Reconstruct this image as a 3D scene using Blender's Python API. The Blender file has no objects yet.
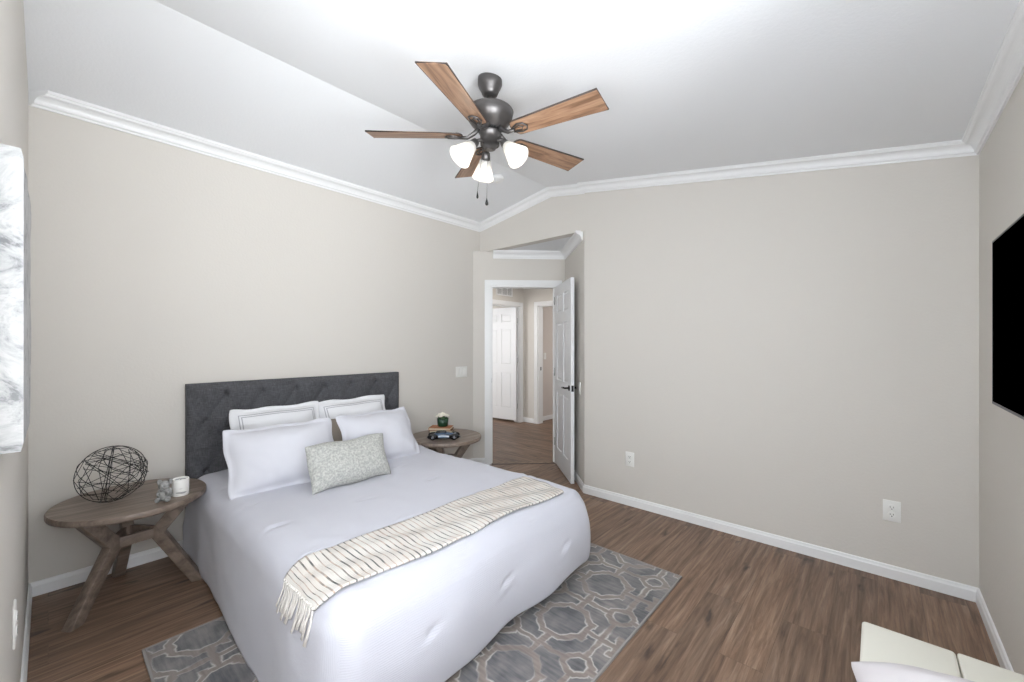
import bpy, bmesh, math, random
from mathutils import Vector, Matrix, noise
random.seed(7)
C = bpy.context.scene.collection
PI = math.pi

# ------------------------------------------------------------------ camera, world, lights, exposure
H = 1.38
F_PX = 411.72
YAW = math.radians(41.593)
cam_d = bpy.data.cameras.new('camera')
cam = bpy.data.objects.new('camera', cam_d); C.objects.link(cam)
cam_d.sensor_width = 36.0
cam_d.lens = F_PX / 1024 * 36
cam_d.shift_y = 2.9 / 1024
cam_d.clip_start = 0.01
cam.location = (0, 0, H)
cam.rotation_euler = (PI / 2, 0, YAW - PI / 2)
bpy.context.scene.camera = cam

w = bpy.data.worlds.new('world'); bpy.context.scene.world = w
w.use_nodes = True
w.node_tree.nodes['Background'].inputs[0].default_value = (0.88, 0.93, 1.0, 1)
w.node_tree.nodes['Background'].inputs[1].default_value = 6.5

def area(name, loc, direction, sx, sy, power, col):
    l = bpy.data.lights.new(name, 'AREA'); l.shape = 'RECTANGLE'; l.size = sx; l.size_y = sy
    l.energy = power; l.color = col
    o = bpy.data.objects.new(name, l); C.objects.link(o); o.location = loc
    o.rotation_euler = Vector(direction).to_track_quat('-Z', 'Y').to_euler()
    return o
# daylight through the left window; fill through an unseen window added behind the camera
area('daylight_left_window', (-0.50, 0.20, 1.25), (0.40, 0.90, 0.12), 1.3, 1.1, 62, (1.0, 0.99, 0.98))
area('added_window_fill', (0.33, -1.8, 0.66), (-0.10, 0.90, 0.40), 1.5, 1.3, 235, (0.985, 0.99, 1.0))
# daylight in the rooms beyond the hall, plus an added lamp in the hall
area('daylight_far_room', (6.9, 3.0, 1.5), (-0.3, 0.9, 0), 1.0, 1.2, 9, (1.0, 0.97, 0.94))
area('added_hall_fill', (4.6, 3.95, 2.45), (0, 0, -1), 0.9, 0.5, 9, (1.0, 0.96, 0.92))  # unseen overhead fill, added to brighten the hall floor
area('daylight_back_room', (3.1, 5.9, 1.5), (1, -0.1, 0), 1.0, 1.3, 30, (0.98, 0.99, 1.0))

vs = bpy.context.scene.view_settings
vs.view_transform = 'Standard'; vs.look = 'None'; vs.gamma = 1.0; vs.use_curve_mapping = False
vs.exposure = 0.20

# ------------------------------------------------------------------ helpers
def srgb(r, g, b):
    f = lambda c: (c / 255 / 12.92) if c / 255 <= 0.04045 else ((c / 255 + 0.055) / 1.055) ** 2.4
    return (f(r), f(g), f(b), 1)

class NT:
    def __init__(s, name):
        s.m = bpy.data.materials.new(name); s.m.use_nodes = True
        s.t = s.m.node_tree; s.b = s.t.nodes['Principled BSDF']
    def n(s, typ, ins=None, **kw):
        nd = s.t.nodes.new(typ)
        for k, v in kw.items(): setattr(nd, k, v)
        if ins:
            for k, v in ins.items():
                if hasattr(v, 'is_linked') or isinstance(v, bpy.types.NodeSocket): s.t.links.new(v, nd.inputs[k])
                else: nd.inputs[k].default_value = v
        return nd
    def math(s, op, a, b=None, c=None):
        nd = s.t.nodes.new('ShaderNodeMath'); nd.operation = op
        for i, v in enumerate((a, b, c)):
            if v is None: continue
            if isinstance(v, bpy.types.NodeSocket): s.t.links.new(v, nd.inputs[i])
            else: nd.inputs[i].default_value = v
        return nd.outputs[0]
    def mix(s, fac, a, b):
        nd = s.t.nodes.new('ShaderNodeMix'); nd.data_type = 'RGBA'
        for i, v in ((0, fac), (6, a), (7, b)):
            if isinstance(v, bpy.types.NodeSocket): s.t.links.new(v, nd.inputs[i])
            else: nd.inputs[i].default_value = v
        return nd.outputs[2]
    def ramp(s, fac, stops):
        nd = s.t.nodes.new('ShaderNodeValToRGB'); s.t.links.new(fac, nd.inputs[0])
        e = nd.color_ramp.elements
        while len(e) < len(stops): e.new(0.5)
        for el, (p, c) in zip(e, stops): el.position = p; el.color = c
        return nd.outputs[0]
    def col(s, v):
        if isinstance(v, bpy.types.NodeSocket): s.t.links.new(v, s.b.inputs['Base Color'])
        else: s.b.inputs['Base Color'].default_value = v
    def bump(s, h, strength=0.2, dist=0.01):
        nd = s.n('ShaderNodeBump', {'Height': h, 'Strength': strength, 'Distance': dist})
        s.t.links.new(nd.outputs[0], s.b.inputs['Normal'])
    def coord(s, which='Object', scale=(1, 1, 1), rot=(0, 0, 0)):
        tc = s.n('ShaderNodeTexCoord')
        mp = s.n('ShaderNodeMapping', {'Vector': tc.outputs[which], 'Scale': scale, 'Rotation': rot})
        return mp.outputs[0]

def plain(name, c, rough=0.5, metal=0.0, bump=None, spec=None):
    k = NT(name); k.col(c); k.b.inputs['Roughness'].default_value = rough; k.b.inputs['Metallic'].default_value = metal
    if spec is not None: k.b.inputs['Specular IOR Level'].default_value = spec
    if bump:
        v = k.coord()
        nz = k.n('ShaderNodeTexNoise', {'Vector': v, 'Scale': bump[0], 'Detail': 3.0})
        k.bump(nz.outputs[0], bump[1], bump[2])
    return k.m

class MB:
    def __init__(s): s.v = []; s.f = []; s.sm = []; s.uv = None
    def add(s, verts, faces, smooth=False):
        b = len(s.v); s.v += [tuple(p) for p in verts]
        s.f += [tuple(b + i for i in f) for f in faces]; s.sm += [smooth] * len(faces); return s
    def box(s, lo, hi, M=None):
        x0, y0, z0 = lo; x1, y1, z1 = hi
        vs = [(x0,y0,z0),(x1,y0,z0),(x1,y1,z0),(x0,y1,z0),(x0,y0,z1),(x1,y0,z1),(x1,y1,z1),(x0,y1,z1)]
        if M: vs = [M @ Vector(p) for p in vs]
        return s.add(vs, [(0,3,2,1),(4,5,6,7),(0,1,5,4),(1,2,6,5),(2,3,7,6),(3,0,4,7)])
    def hexa(s, vs): return s.add(vs, [(0,3,2,1),(4,5,6,7),(0,1,5,4),(1,2,6,5),(2,3,7,6),(3,0,4,7)])
    def prism(s, poly, z0, z1, smooth=False):
        n = len(poly)
        vs = [(x, y, z0) for x, y in poly] + [(x, y, z1) for x, y in poly]
        return s.add(vs, [tuple(reversed(range(n))), tuple(range(n, 2*n))] + [(i, (i+1)%n, n+(i+1)%n, n+i) for i in range(n)], smooth)
    def lathe(s, prof, seg=32, M=None, cap=True, smooth=True):
        n = len(prof); vs = []
        for r, z in prof:
            for k in range(seg):
                a = 2*PI*k/seg; p = Vector((r*math.cos(a), r*math.sin(a), z)); vs.append(M @ p if M else p)
        fs = [(i*seg+k, i*seg+(k+1)%seg, (i+1)*seg+(k+1)%seg, (i+1)*seg+k) for i in range(n-1) for k in range(seg)]
        s.add(vs, fs, smooth)
        if cap:
            b = len(s.v) - n*seg
            s.f += [tuple(b+k for k in reversed(range(seg))), tuple(b+(n-1)*seg+k for k in range(seg))]; s.sm += [False, False]
        return s
    def tube(s, pts, r, seg=8, closed=False, smooth=True, taper=None):
        pts = [Vector(p) for p in pts]; n = len(pts); rings = []
        up = Vector((0, 0, 1))
        prev = None
        for i, p in enumerate(pts):
            if closed: d = pts[(i+1) % n] - pts[i-1]
            else: d = pts[min(i+1, n-1)] - pts[max(i-1, 0)]
            d.normalize()
            if prev is None:
                a = d.cross(up)
                if a.length < 1e-3: a = d.cross(Vector((1, 0, 0)))
            else: a = prev - d * prev.dot(d)
            a.normalize(); prev = a; b = d.cross(a)
            rr = r if taper is None else r * taper(i / (n - 1))
            rings.append([p + (a*math.cos(2*PI*k/seg) + b*math.sin(2*PI*k/seg)) * rr for k in range(seg)])
        vs = [q for rg in rings for q in rg]
        m = n if closed else n - 1
        fs = [(i*seg+k, i*seg+(k+1)%seg, ((i+1)%n)*seg+(k+1)%seg, ((i+1)%n)*seg+k) for i in range(m) for k in range(seg)]
        s.add(vs, fs, smooth)
        if not closed:
            b0 = len(s.v) - n*seg
            s.f += [tuple(b0+k for k in reversed(range(seg))), tuple(b0+(n-1)*seg+k for k in range(seg))]; s.sm += [False, False]
        return s
    def ell(s, c, r, seg=20, rings=12, M=None):
        vs = []; 
        for i in range(rings+1):
            t = PI*i/rings
            for k in range(seg):
                a = 2*PI*k/seg
                p = Vector((c[0]+r[0]*math.sin(t)*math.cos(a), c[1]+r[1]*math.sin(t)*math.sin(a), c[2]+r[2]*math.cos(t)))
                vs.append(M @ p if M else p)
        fs = [(i*seg+k, (i+1)*seg+k, (i+1)*seg+(k+1)%seg, i*seg+(k+1)%seg) for i in range(rings) for k in range(seg)]
        return s.add(vs, fs, True)
    def grid(s, fn, nu, nv, smooth=True):
        vs = [fn(i/nu, j/nv) for j in range(nv+1) for i in range(nu+1)]
        fs = [(j*(nu+1)+i, j*(nu+1)+i+1, (j+1)*(nu+1)+i+1, (j+1)*(nu+1)+i) for j in range(nv) for i in range(nu)]
        return s.add(vs, fs, smooth)
    def build(s, name, mat, parent=None, bevel=0, uvfn=None, weld=False, loc=None, seg=2):
        me = bpy.data.meshes.new(name); me.from_pydata(s.v, [], s.f); me.update()
        me.polygons.foreach_set('use_smooth', s.sm)
        if uvfn:
            ul = me.uv_layers.new(name='UVMap')
            for lp in me.loops: ul.data[lp.index].uv = uvfn[lp.vertex_index]
        if bevel or weld:
            bm = bmesh.new(); bm.from_mesh(me)
            if weld: bmesh.ops.remove_doubles(bm, verts=bm.verts, dist=1e-5)
            if bevel:
                es = [e for e in bm.edges if len(e.link_faces) == 2 and e.calc_face_angle(0) > 0.5]
                bmesh.ops.bevel(bm, geom=es, offset=bevel, segments=seg, affect='EDGES', profile=0.5)
                for f in bm.faces: f.smooth = True
            bmesh.ops.recalc_face_normals(bm, faces=bm.faces)
            bm.to_mesh(me); bm.free()
            if bevel:
                me.set_sharp_from_angle(angle=math.radians(50))
        me.materials.append(mat)
        o = bpy.data.objects.new(name, me); C.objects.link(o)
        if parent: o.parent = parent
        if loc: o.location = loc
        return o

def tag(o, label=None, cat=None, group=None, kind=None):
    if label: o['label'] = label
    if cat: o['category'] = cat
    if group: o['group'] = group
    if kind: o['kind'] = kind
    return o
def empty(name, loc=(0, 0, 0), rz=0.0):
    o = bpy.data.objects.new(name, None); C.objects.link(o); o.location = loc; o.rotation_euler = (0, 0, rz)
    o.empty_display_size = 0.1; return o
def children(o): return [c for c in C.objects if c.parent == o]
def copy_tree(o, parent=None):
    c = o.copy(); C.objects.link(c); c.parent = parent
    for ch in children(o): copy_tree(ch, c)
    return c
def struct(o): return tag(o, kind='structure')

# ------------------------------------------------------------------ materials
def wall_mat(name, c):
    k = NT(name); k.col(c); k.b.inputs['Roughness'].default_value = 0.75
    v = k.coord()
    nz = k.n('ShaderNodeTexNoise', {'Vector': v, 'Scale': 70.0, 'Detail': 3.0, 'Roughness': 0.6})
    k.bump(nz.outputs[0], 0.25, 0.004); return k.m
M_wall = wall_mat("greige_wall_paint", srgb(214, 209, 202))
M_ceil = wall_mat('white_ceiling_paint', srgb(236, 237, 239))
M_trim = plain('white_gloss_trim', srgb(238, 238, 238), 0.35)
M_door = plain('white_door_paint', srgb(232, 233, 235), 0.4)
M_black = plain('black_metal', srgb(28, 28, 30), 0.4, 0.6)
M_plate = plain('white_plastic', srgb(238, 237, 233), 0.35)
M_dark = plain('dark_gap', srgb(20, 20, 20), 0.8)

def floor_mat(name, rot):
    k = NT(name)
    v = k.coord('Object', rot=(0, 0, rot))
    br = k.n('ShaderNodeTexBrick', {'Vector': v, 'Color1': (0, 0, 0, 1), 'Color2': (1, 1, 1, 1), 'Mortar': (0.5, 0.5, 0.5, 1), 'Scale': 1.0,
        'Mortar Size': 0.0012, 'Mortar Smooth': 0.2, 'Bias': 0.0, 'Brick Width': 1.22, 'Row Height': 0.178}, offset=0.37, offset_frequency=2)
    sep = k.n('ShaderNodeSeparateXYZ', {'Vector': v})
    # per-plank offset of the grain
    offx = k.math('MULTIPLY', br.outputs['Color'], 13.0)
    cx = k.math('ADD', sep.outputs[0], offx)
    cmb = k.n('ShaderNodeCombineXYZ', {'X': k.math('MULTIPLY', cx, 1.3), 'Y': k.math('MULTIPLY', sep.outputs[1], 20.0), 'Z': offx})
    g1 = k.n('ShaderNodeTexNoise', {'Vector': cmb.outputs[0], 'Scale': 1.6, 'Detail': 8.0, 'Roughness': 0.65, 'Distortion': 0.6})
    cmb2 = k.n('ShaderNodeCombineXYZ', {'X': k.math('MULTIPLY', cx, 4.0), 'Y': k.math('MULTIPLY', sep.outputs[1], 110.0), 'Z': offx})
    g2 = k.n('ShaderNodeTexNoise', {'Vector': cmb2.outputs[0], 'Scale': 1.0, 'Detail': 4.0, 'Roughness': 0.6})
    base = k.ramp(g1.outputs[0], [(0.28, srgb(86, 66, 52)), (0.44, srgb(124, 99, 81)), (0.58, srgb(147, 121, 101)), (0.75, srgb(170, 147, 127))])
    fine = k.ramp(g2.outputs[0], [(0.3, (0.72, 0.72, 0.72, 1)), (0.7, (1.12, 1.12, 1.12, 1))])
    mul = k.n('ShaderNodeMix', data_type='RGBA', blend_type='MULTIPLY'); mul.inputs[0].default_value = 1
    k.t.links.new(base, mul.inputs[6]); k.t.links.new(fine, mul.inputs[7])
    # plank tone
    tone = k.ramp(br.outputs['Color'], [(0.0, (0.82, 0.82, 0.83, 1)), (1.0, (1.13, 1.1, 1.08, 1))])
    mul2 = k.n('ShaderNodeMix', data_type='RGBA', blend_type='MULTIPLY'); mul2.inputs[0].default_value = 1
    k.t.links.new(mul.outputs[2], mul2.inputs[6]); k.t.links.new(tone, mul2.inputs[7])
    # knots
    cmb3 = k.n('ShaderNodeCombineXYZ', {'X': k.math('MULTIPLY', cx, 2.4), 'Y': k.math('MULTIPLY', sep.outputs[1], 8.0), 'Z': 0.0})
    dn = k.n('ShaderNodeTexNoise', {'Vector': cmb3.outputs[0], 'Scale': 2.0, 'Detail': 3.0})
    vv = k.n('ShaderNodeVectorMath', {0: cmb3.outputs[0], 1: dn.outputs['Color']}, operation='ADD')
    vo = k.n('ShaderNodeTexVoronoi', {'Vector': vv.outputs[0], 'Scale': 1.0, 'Randomness': 1.0})
    kn = k.ramp(vo.outputs['Distance'], [(0.04, (1, 1, 1, 1)), (0.21, (0, 0, 0, 1))])
    c3 = k.mix(k.math('MULTIPLY', kn, 0.75), mul2.outputs[2], srgb(42, 33, 27))
    c4 = k.mix(k.math('MULTIPLY', br.outputs['Fac'], 0.35), c3, srgb(45, 36, 30))
    k.col(c4)
    k.b.inputs['Roughness'].default_value = 0.42
    rr = k.math('ADD', k.math('MULTIPLY', g2.outputs[0], 0.2), 0.38)
    k.t.links.new(rr, k.b.inputs['Roughness'])
    k.bump(k.math('SUBTRACT', g2.outputs[0], k.math('MULTIPLY', br.outputs['Fac'], 2.0)), 0.15, 0.002)
    return k.m
M_floor = floor_mat('brown_plank_floor', 0.0)
M_floor_hall = floor_mat('brown_plank_floor_hall', PI / 2)

# ------------------------------------------------------------------ room dimensions
XL, YH, XR, YT = -0.0713, 3.456, 3.301, -0.4065
XU = 3.331                      # header wall over the alcove
YO = 2.031                      # outer corner of the right wall
YR, ZR = 2.43, 2.922            # ridge of the vault
ZH, ZT = 2.753, 2.457           # ceiling height at headboard wall and at the tv wall
def zc(y): return ZH + (ZR - ZH) * (YH - y) / (YH - YR) if y > YR else ZT + (ZR - ZT) * (y - YT) / (YR - YT)
A = Vector((3.222, 3.456)); K = Vector((3.974, 2.704)); PO = Vector((3.301, 2.031))
s2 = math.sqrt(0.5)
dd = Vector((s2, -s2)); nn = Vector((s2, s2))     # along the door wall, and outward (into the hall)
T = 0.12

# floor
fl = MB().prism([(XL-T, YT-T), (XR+T, YT-T), (XR+T, YO), (3.42, YO+.02), (K.x+.085, K.y), (K.x, K.y+.085), (A.x+.085, A.y+.085), (XL-T, YH+T)], -0.05, 0)
struct(fl.build('floor', M_floor))
fh = MB().prism([(3.222+.085, 3.456+.085), (3.974+.085, 2.704+.0), (3.95, 1.9), (7.6, 1.9), (7.6, 6.9), (2.2, 6.9), (2.2, 3.60), (3.16, 3.60)], -0.052, -0.001)
struct(fh.build('floor', M_floor_hall))
# ceiling: two sloped slabs in one mesh
cl = MB()
def slab(y0, z0, y1, z1):
    x0, x1 = XL - T, XU + T
    cl.hexa([(x0,y0,z0),(x1,y0,z0),(x1,y1,z1),(x0,y1,z1),(x0,y0,z0+.1),(x1,y0,z0+.1),(x1,y1,z1+.1),(x0,y1,z1+.1)])
slab(YT-T, zc(YT-T), YR, ZR); slab(YR, ZR, YH+T, zc(YH+T))
struct(cl.build('ceiling', M_ceil))
# alcove ceiling and hall ceiling
ac = MB().prism([(XU+.0995, YO+.03), (K.x+.1, K.y), (K.x, K.y+.1), (XU+.0995, 3.42)], 2.44, 2.47)
struct(ac.build('ceiling', M_ceil))
hc = MB().prism([(3.30, 3.60), (3.37, 3.60), (4.145, 2.74), (4.0, 1.9), (7.6, 1.9), (7.6, 6.9), (2.2, 6.9), (2.2, 3.60)], 2.5, 2.55)
struct(hc.build('ceiling', M_ceil))

# walls of the bedroom
WY0, WY1, WZ0, WZ1 = -0.22, 1.15, 0.95, 2.15     # opening of the left window
wl = MB()
wl.box((XL-T, YT-T, 0), (XL, WY0, 3.0)); wl.box((XL-T, WY1, 0), (XL, YH+T, 3.0))
wl.box((XL-T, WY0, 0), (XL, WY1, WZ0)); wl.box((XL-T, WY0, WZ1), (XL, WY1, 3.0))
struct(wl.build('wall_left', M_wall))
wh = MB().box((XL-T, YH, 0), (XU+.2, YH+T, 3.0)); struct(wh.build('wall_headboard', M_wall))
NX0, NX1, NZ0, NZ1 = 0.15, 1.08, 0.95, 2.1
wt = MB(); wt.box((XL-T, YT-T, 0), (NX0, YT, 3.0)); wt.box((NX1, YT-T, 0), (XR+T, YT, 3.0))
wt.box((NX0, YT-T, 0), (NX1, YT, NZ0)); wt.box((NX0, YT-T, NZ1), (NX1, YT, 3.0))
struct(wt.build('wall_television', M_wall))
wr = MB().prism([(XR, YT-T), (XR+T, YT-T), (XR+T, YO+.0), (XR, YO)], 0, 3.0)
struct(wr.build('wall_right', M_wall))
# header wall over the alcove
hd = MB().box((XU, YO-.05, 2.44), (XU+.1, YH+.02, 3.0)); struct(hd.build('wall_header', M_wall))
# side wall of the alcove
sw = MB().prism([tuple(PO), tuple(PO + Vector((.12, -.05))), tuple(K + Vector((.12, -.05))+nn*0.08), tuple(K + nn * 0.12), tuple(K)], 0, 2.44)
struct(sw.build('wall_alcove', M_wall))
# door wall with opening
S0, S1, DZ = 0.194, 0.962, 2.05
def PD(s, n=0.0): p = A + dd * s + nn * n; return (p.x, p.y)
def dbox(mb, s0, s1, n0, n1, z0, z1):
    a, b, c, d = PD(s0, n0), PD(s1, n0), PD(s1, n1), PD(s0, n1)
    mb.hexa([(*a, z0), (*b, z0), (*c, z0), (*d, z0), (*a, z1), (*b, z1), (*c, z1), (*d, z1)])
dw = MB(); dbox(dw, 0, S0, 0, .12, 0, 2.44); dbox(dw, S1, 1.0635, 0, .12, 0, 2.44); dbox(dw, S0, S1, 0, .12, DZ, 2.44)
struct(dw.build('wall_doorway', M_wall))

# hall beyond
XHW, YHW = 5.618, 4.701
cw = MB(); CX0, CX1, CZ = 4.70, 5.50, 2.04
cw.box((2.2, YHW, 0), (CX0, YHW+.12, 2.5)); cw.box((CX1, YHW, 0), (XHW+.12, YHW+.12, 2.5)); cw.box((CX0, YHW, CZ), (CX1, YHW+.12, 2.5))
struct(cw.build('wall_hall', M_wall))
gw = MB(); GY1, GY0 = 4.39, 3.60
gw.box((XHW, GY1, 0), (XHW+.12, YHW+.12, 2.5)); gw.box((XHW, 1.9, 0), (XHW+.12, GY0, 2.5)); gw.box((XHW, GY0, 2.04), (XHW+.12, GY1, 2.5))
struct(gw.build('wall_hall', M_wall))
fr = MB(); fr.box((XHW+.12, 4.50, 0), (7.6, 4.62, 2.5)); fr.box((7.5, 1.9, 0), (7.6, 4.62, 2.5)); struct(fr.build('wall_far_room', wall_mat('pinkish_beige_wall', srgb(212, 202, 195))))
bk = MB(); bk.box((2.2, 6.8, 0), (5.74, 6.9, 2.5)); bk.box((2.1, 3.6, 0), (2.2, 6.9, 2.5)); bk.box((XHW+.02, YHW+.12, 0), (XHW+.12, 6.9, 2.5)); bk.box((3.6, 1.8, 0), (7.6, 1.9, 2.5))
struct(bk.build('wall_hall', M_wall))

# baseboards
BH, BT = 0.0765, 0.014
def runner(mb, p, q, prof, nside, zf=None):
    """sweep a profile [(offset from wall, z)] along p->q; nside = unit normal into the room; mitred ends optional via extensions"""
    vs = []
    for (pt, z0, e) in ((p, 0, 0), (q, 0, 1)):
        for off, z in prof:
            vs.append((pt[0][0] + pt[1][0]*off, pt[0][1] + pt[1][1]*off, (zf(e) if zf else 0) + z))
    n = len(prof)
    mb.add(vs, [(i, (i+1) % n, n+(i+1) % n, n+i) for i in range(n)] + [tuple(reversed(range(n))), tuple(range(n, 2*n))])
base_prof = [(0, 0), (BT, 0), (BT, BH-.022), (BT-.004, BH-.014), (BT-.006, BH-.004), (.004, BH), (0, BH)]
def base(name, segs):
    mb = MB()
    for p, pm, q, qm in segs: runner(mb, (p, pm), (q, qm), base_prof, None)
    struct(mb.build(name, M_trim, weld=True))
M45 = math.tan(PI/8)
base('baseboard_left', [((XL, YT), (1, 1), (XL, YH), (1, -1))])
base('baseboard_headboard', [((XL, YH), (1, -1), tuple(A), (-M45, -1)), (tuple(A), (-M45, -1), PD(S0-.06), (-s2, -s2))])
# right wall goes round the outer corner onto the alcove side wall
nside = Vector((-s2, s2))
ob = (-1, M45)
base('baseboard_right', [((XR, YT), (-1, 1), (XR, YO), ob)])
base('baseboard_alcove', [(tuple(PO), ob, tuple(K), tuple(nside - Vector((s2, s2))))])
base('baseboard_television', [((XL, YT), (1, 1), (XR, YT), (-1, 1))])
base('baseboard_hall', [((CX1+.08, YHW), (0, -1), (XHW, YHW), (-1, -1)), ((XHW, YHW), (-1, -1), (XHW, GY1+.08), (-1, 0))])
base('baseboard_far_room', [((XHW+.12, 4.50), (0, -1), (7.5, 4.50), (0, -1))])

# crown moulding
CH, CP = 0.078, 0.07
def crown_prof():
    pts = [(0, 0), (.010, 0), (.012, .010), (.018, .014)]
    for i in range(7):
        a = i / 6 * PI / 2
        pts.append((.020 + .034 * (1 - math.cos(a)), .016 + .040 * math.sin(a)))
    pts += [(.060, .060), (.064, .068), (CP, .070), (CP, CH+.012), (0, CH+.012)]
    return pts
cprof = crown_prof()
def crown(name, segs):
    mb = MB()
    for p, pm, q, qm, zp, zq in segs:
        runner(mb, (p, pm), (q, qm), cprof, None, zf=lambda e, zp=zp, zq=zq: zq if e else zp)
    struct(mb.build(name, M_trim, weld=True))
zb = lambda y: zc(y) - CH
crown('trim_1', [((XL+.0, YH), (1, -1), (XU, YH), (-1, -1), ZH-.075, ZH-.075)])
crown('trim_2', [((XU, YH), (-1, -1), (XU, YR), (-1, 0), ZH-.075, ZR-CH), ((XU, YR), (-1, 0), (XU, YO), (-1, 0), ZR-CH, zb(YO))])
crown('trim_3', [((XR, YO+.035), (-1, 0), (XR, YT), (-1, 1), zb(YO+.035), zb(YT)+.01)])
crown('trim_4', [((XR, YT), (-1, 1), (XL, YT), (0, 1), zb(YT)+.01, zb(YT)+.01)])
# alcove crown
p0 = PD(0.23); n1 = (-s2, -s2)
qk = (nside.x - s2, nside.y - s2)
pe = (3.345, 2.075)
crown('trim_5', [(p0, n1, tuple(K), qk, 2.44-CH-.004, 2.44-CH-.004), (tuple(K), qk, pe, tuple(nside), 2.44-CH-.004, 2.44-CH-.004)])

# door casing round the bedroom doorway
def casing_mesh(mb, f, s0, s1, top, wd=.06, th=.016):
    """f(s,n,z)->point; n grows into the room"""
    def bx(a0, a1, z0, z1):
        for (i0, i1, t) in ((0, .72, th), (.72, 1.0, th*.72)):
            pass
        pts = [f(a0, 0, z0), f(a1, 0, z0), f(a1, th, z0), f(a0, th, z0), f(a0, 0, z1), f(a1, 0, z1), f(a1, th, z1), f(a0, th, z1)]
        mb.hexa(pts)
    bx(s0-wd, s0, 0, top+wd); bx(s1, s1+wd, 0, top+wd); bx(s0, s1, top, top+wd)
    # raised outer bead
    def bd(a0, a1, z0, z1):
        mb.hexa([f(a0, 0, z0), f(a1, 0, z0), f(a1, th+.005, z0), f(a0, th+.005, z0), f(a0, 0, z1), f(a1, 0, z1), f(a1, th+.005, z1), f(a0, th+.005, z1)])
    bd(s0-wd-.001, s0-wd+.016, 0, top+wd+.001); bd(s1+wd-.016, s1+wd+.001, 0, top+wd+.001); bd(s0-wd, s1+wd, top+wd-.016, top+wd+.001)
cs = MB()
fdw = lambda s, n, z: (*PD(s, -n), z)
casing_mesh(cs, fdw, S0, S1, DZ)
dbox(cs, S0-.0, S0+.018, -.002, .122, 0, DZ); dbox(cs, S1-.018, S1, -.002, .122, 0, DZ); dbox(cs, S0, S1, -.002, .122, DZ-.018, DZ)
dbox(cs, S0+.018, S0+.03, .05, .09, 0, DZ-.018); dbox(cs, S1-.03, S1-.018, .05, .09, 0, DZ-.018)
struct(cs.build('trim_6', M_trim))
st = MB(); dbox(st, S0+.018, S0+.0195, .02, .045, .93, .99); tag(st.build('strike_plate', M_black), 'black strike plate set in the left jamb of the bedroom doorway', 'strike plate')
cs2 = MB(); casing_mesh(cs2, lambda s, n, z: (s, YHW-n, z), CX0, CX1, CZ, .065)
cs2.box((CX1-.018, YHW, 0), (CX1, YHW+.12, CZ)); cs2.box((CX0, YHW, 0), (CX0+.018, YHW+.12, CZ)); cs2.box((CX0, YHW, CZ-.018), (CX1, YHW+.12, CZ))
struct(cs2.build('trim_7', M_trim))
cs3 = MB(); casing_mesh(cs3, lambda s, n, z: (XHW-n, s, z), GY0, GY1, 2.04, .065)
cs3.box((XHW, GY1-.018, 0), (XHW+.12, GY1, 2.04)); cs3.box((XHW, GY0, 0), (XHW+.12, GY0+.018, 2.04)); cs3.box((XHW, GY0, 2.022), (XHW+.12, GY1, 2.04))
struct(cs3.build('trim_8', M_trim))
stp = MB().box((XHW+.05, GY1-.0195, .92), (XHW+.075, GY1-.018, .98)); tag(stp.build('strike_plate', M_black), 'black strike plate in the jamb of the far doorway in the hall', 'strike plate')
# threshold seam strip
th = MB(); dbox(th, S0+.018, S1-.018, -.012, .012, 0, .003); struct(th.build('trim_9', plain('threshold_wood', srgb(70, 58, 50), .5)))

# six-panel doors
def six_panel(wd, ht, tk):
    mb = MB(); r = .009
    mb.box((0, r, 0), (wd, tk-r, ht))
    st_, mid = .105*wd/.74, .095*wd/.74
    cw_ = (wd - 2*st_ - mid) / 2
    rows = [(.20, .83), (.97, 1.60), (1.71, ht-.11)]
    for side in (0, 1):
        y0, y1 = (0, r) if side == 0 else (tk-r, tk)
        for x0, x1 in ((0, st_), (st_+cw_, st_+cw_+mid), (wd-st_, wd)): mb.box((x0, y0, 0), (x1, y1, ht))
        zs = [0] + [v for rr in rows for v in rr] + [ht]
        for i in range(0, len(zs), 2):
            for x0, x1 in ((st_, st_+cw_), (st_+cw_+mid, wd-st_)): mb.box((x0, y0, zs[i]), (x1, y1, zs[i+1]))
        for z0, z1 in rows:
            for x0, x1 in ((st_, st_+cw_), (st_+cw_+mid, wd-st_)):
                g, b = .012, .028
                ya, yb = (r, .0025) if side == 0 else (tk-r, tk-.0025)
                o = [(x0+g, ya, z0+g), (x1-g, ya, z0+g), (x1-g, ya, z1-g), (x0+g, ya, z1-g)]
                i_ = [(x0+b, yb, z0+b), (x1-b, yb, z0+b), (x1-b, yb, z1-b), (x0+b, yb, z1-b)]
                mb.add(o + i_, [(0,1,5,4), (1,2,6,5), (2,3,7,6), (3,0,4,7), (4,5,6,7)])
    return mb
LW = 0.737
hinge = PD(S1-.018, -.004)
end = Vector((3.394, 2.245)) 
hd_ = (end - Vector(hinge)).normalized()
door = empty('door_1', (hinge[0], hinge[1], 0.012), math.atan2(hd_.y, hd_.x)); struct(door)
# local +x runs to the free edge; the visible face is the one facing -y after rotation
dl = six_panel(LW, 2.02, .035)
dpanel = dl.build('door_leaf', M_door, door)
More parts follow.
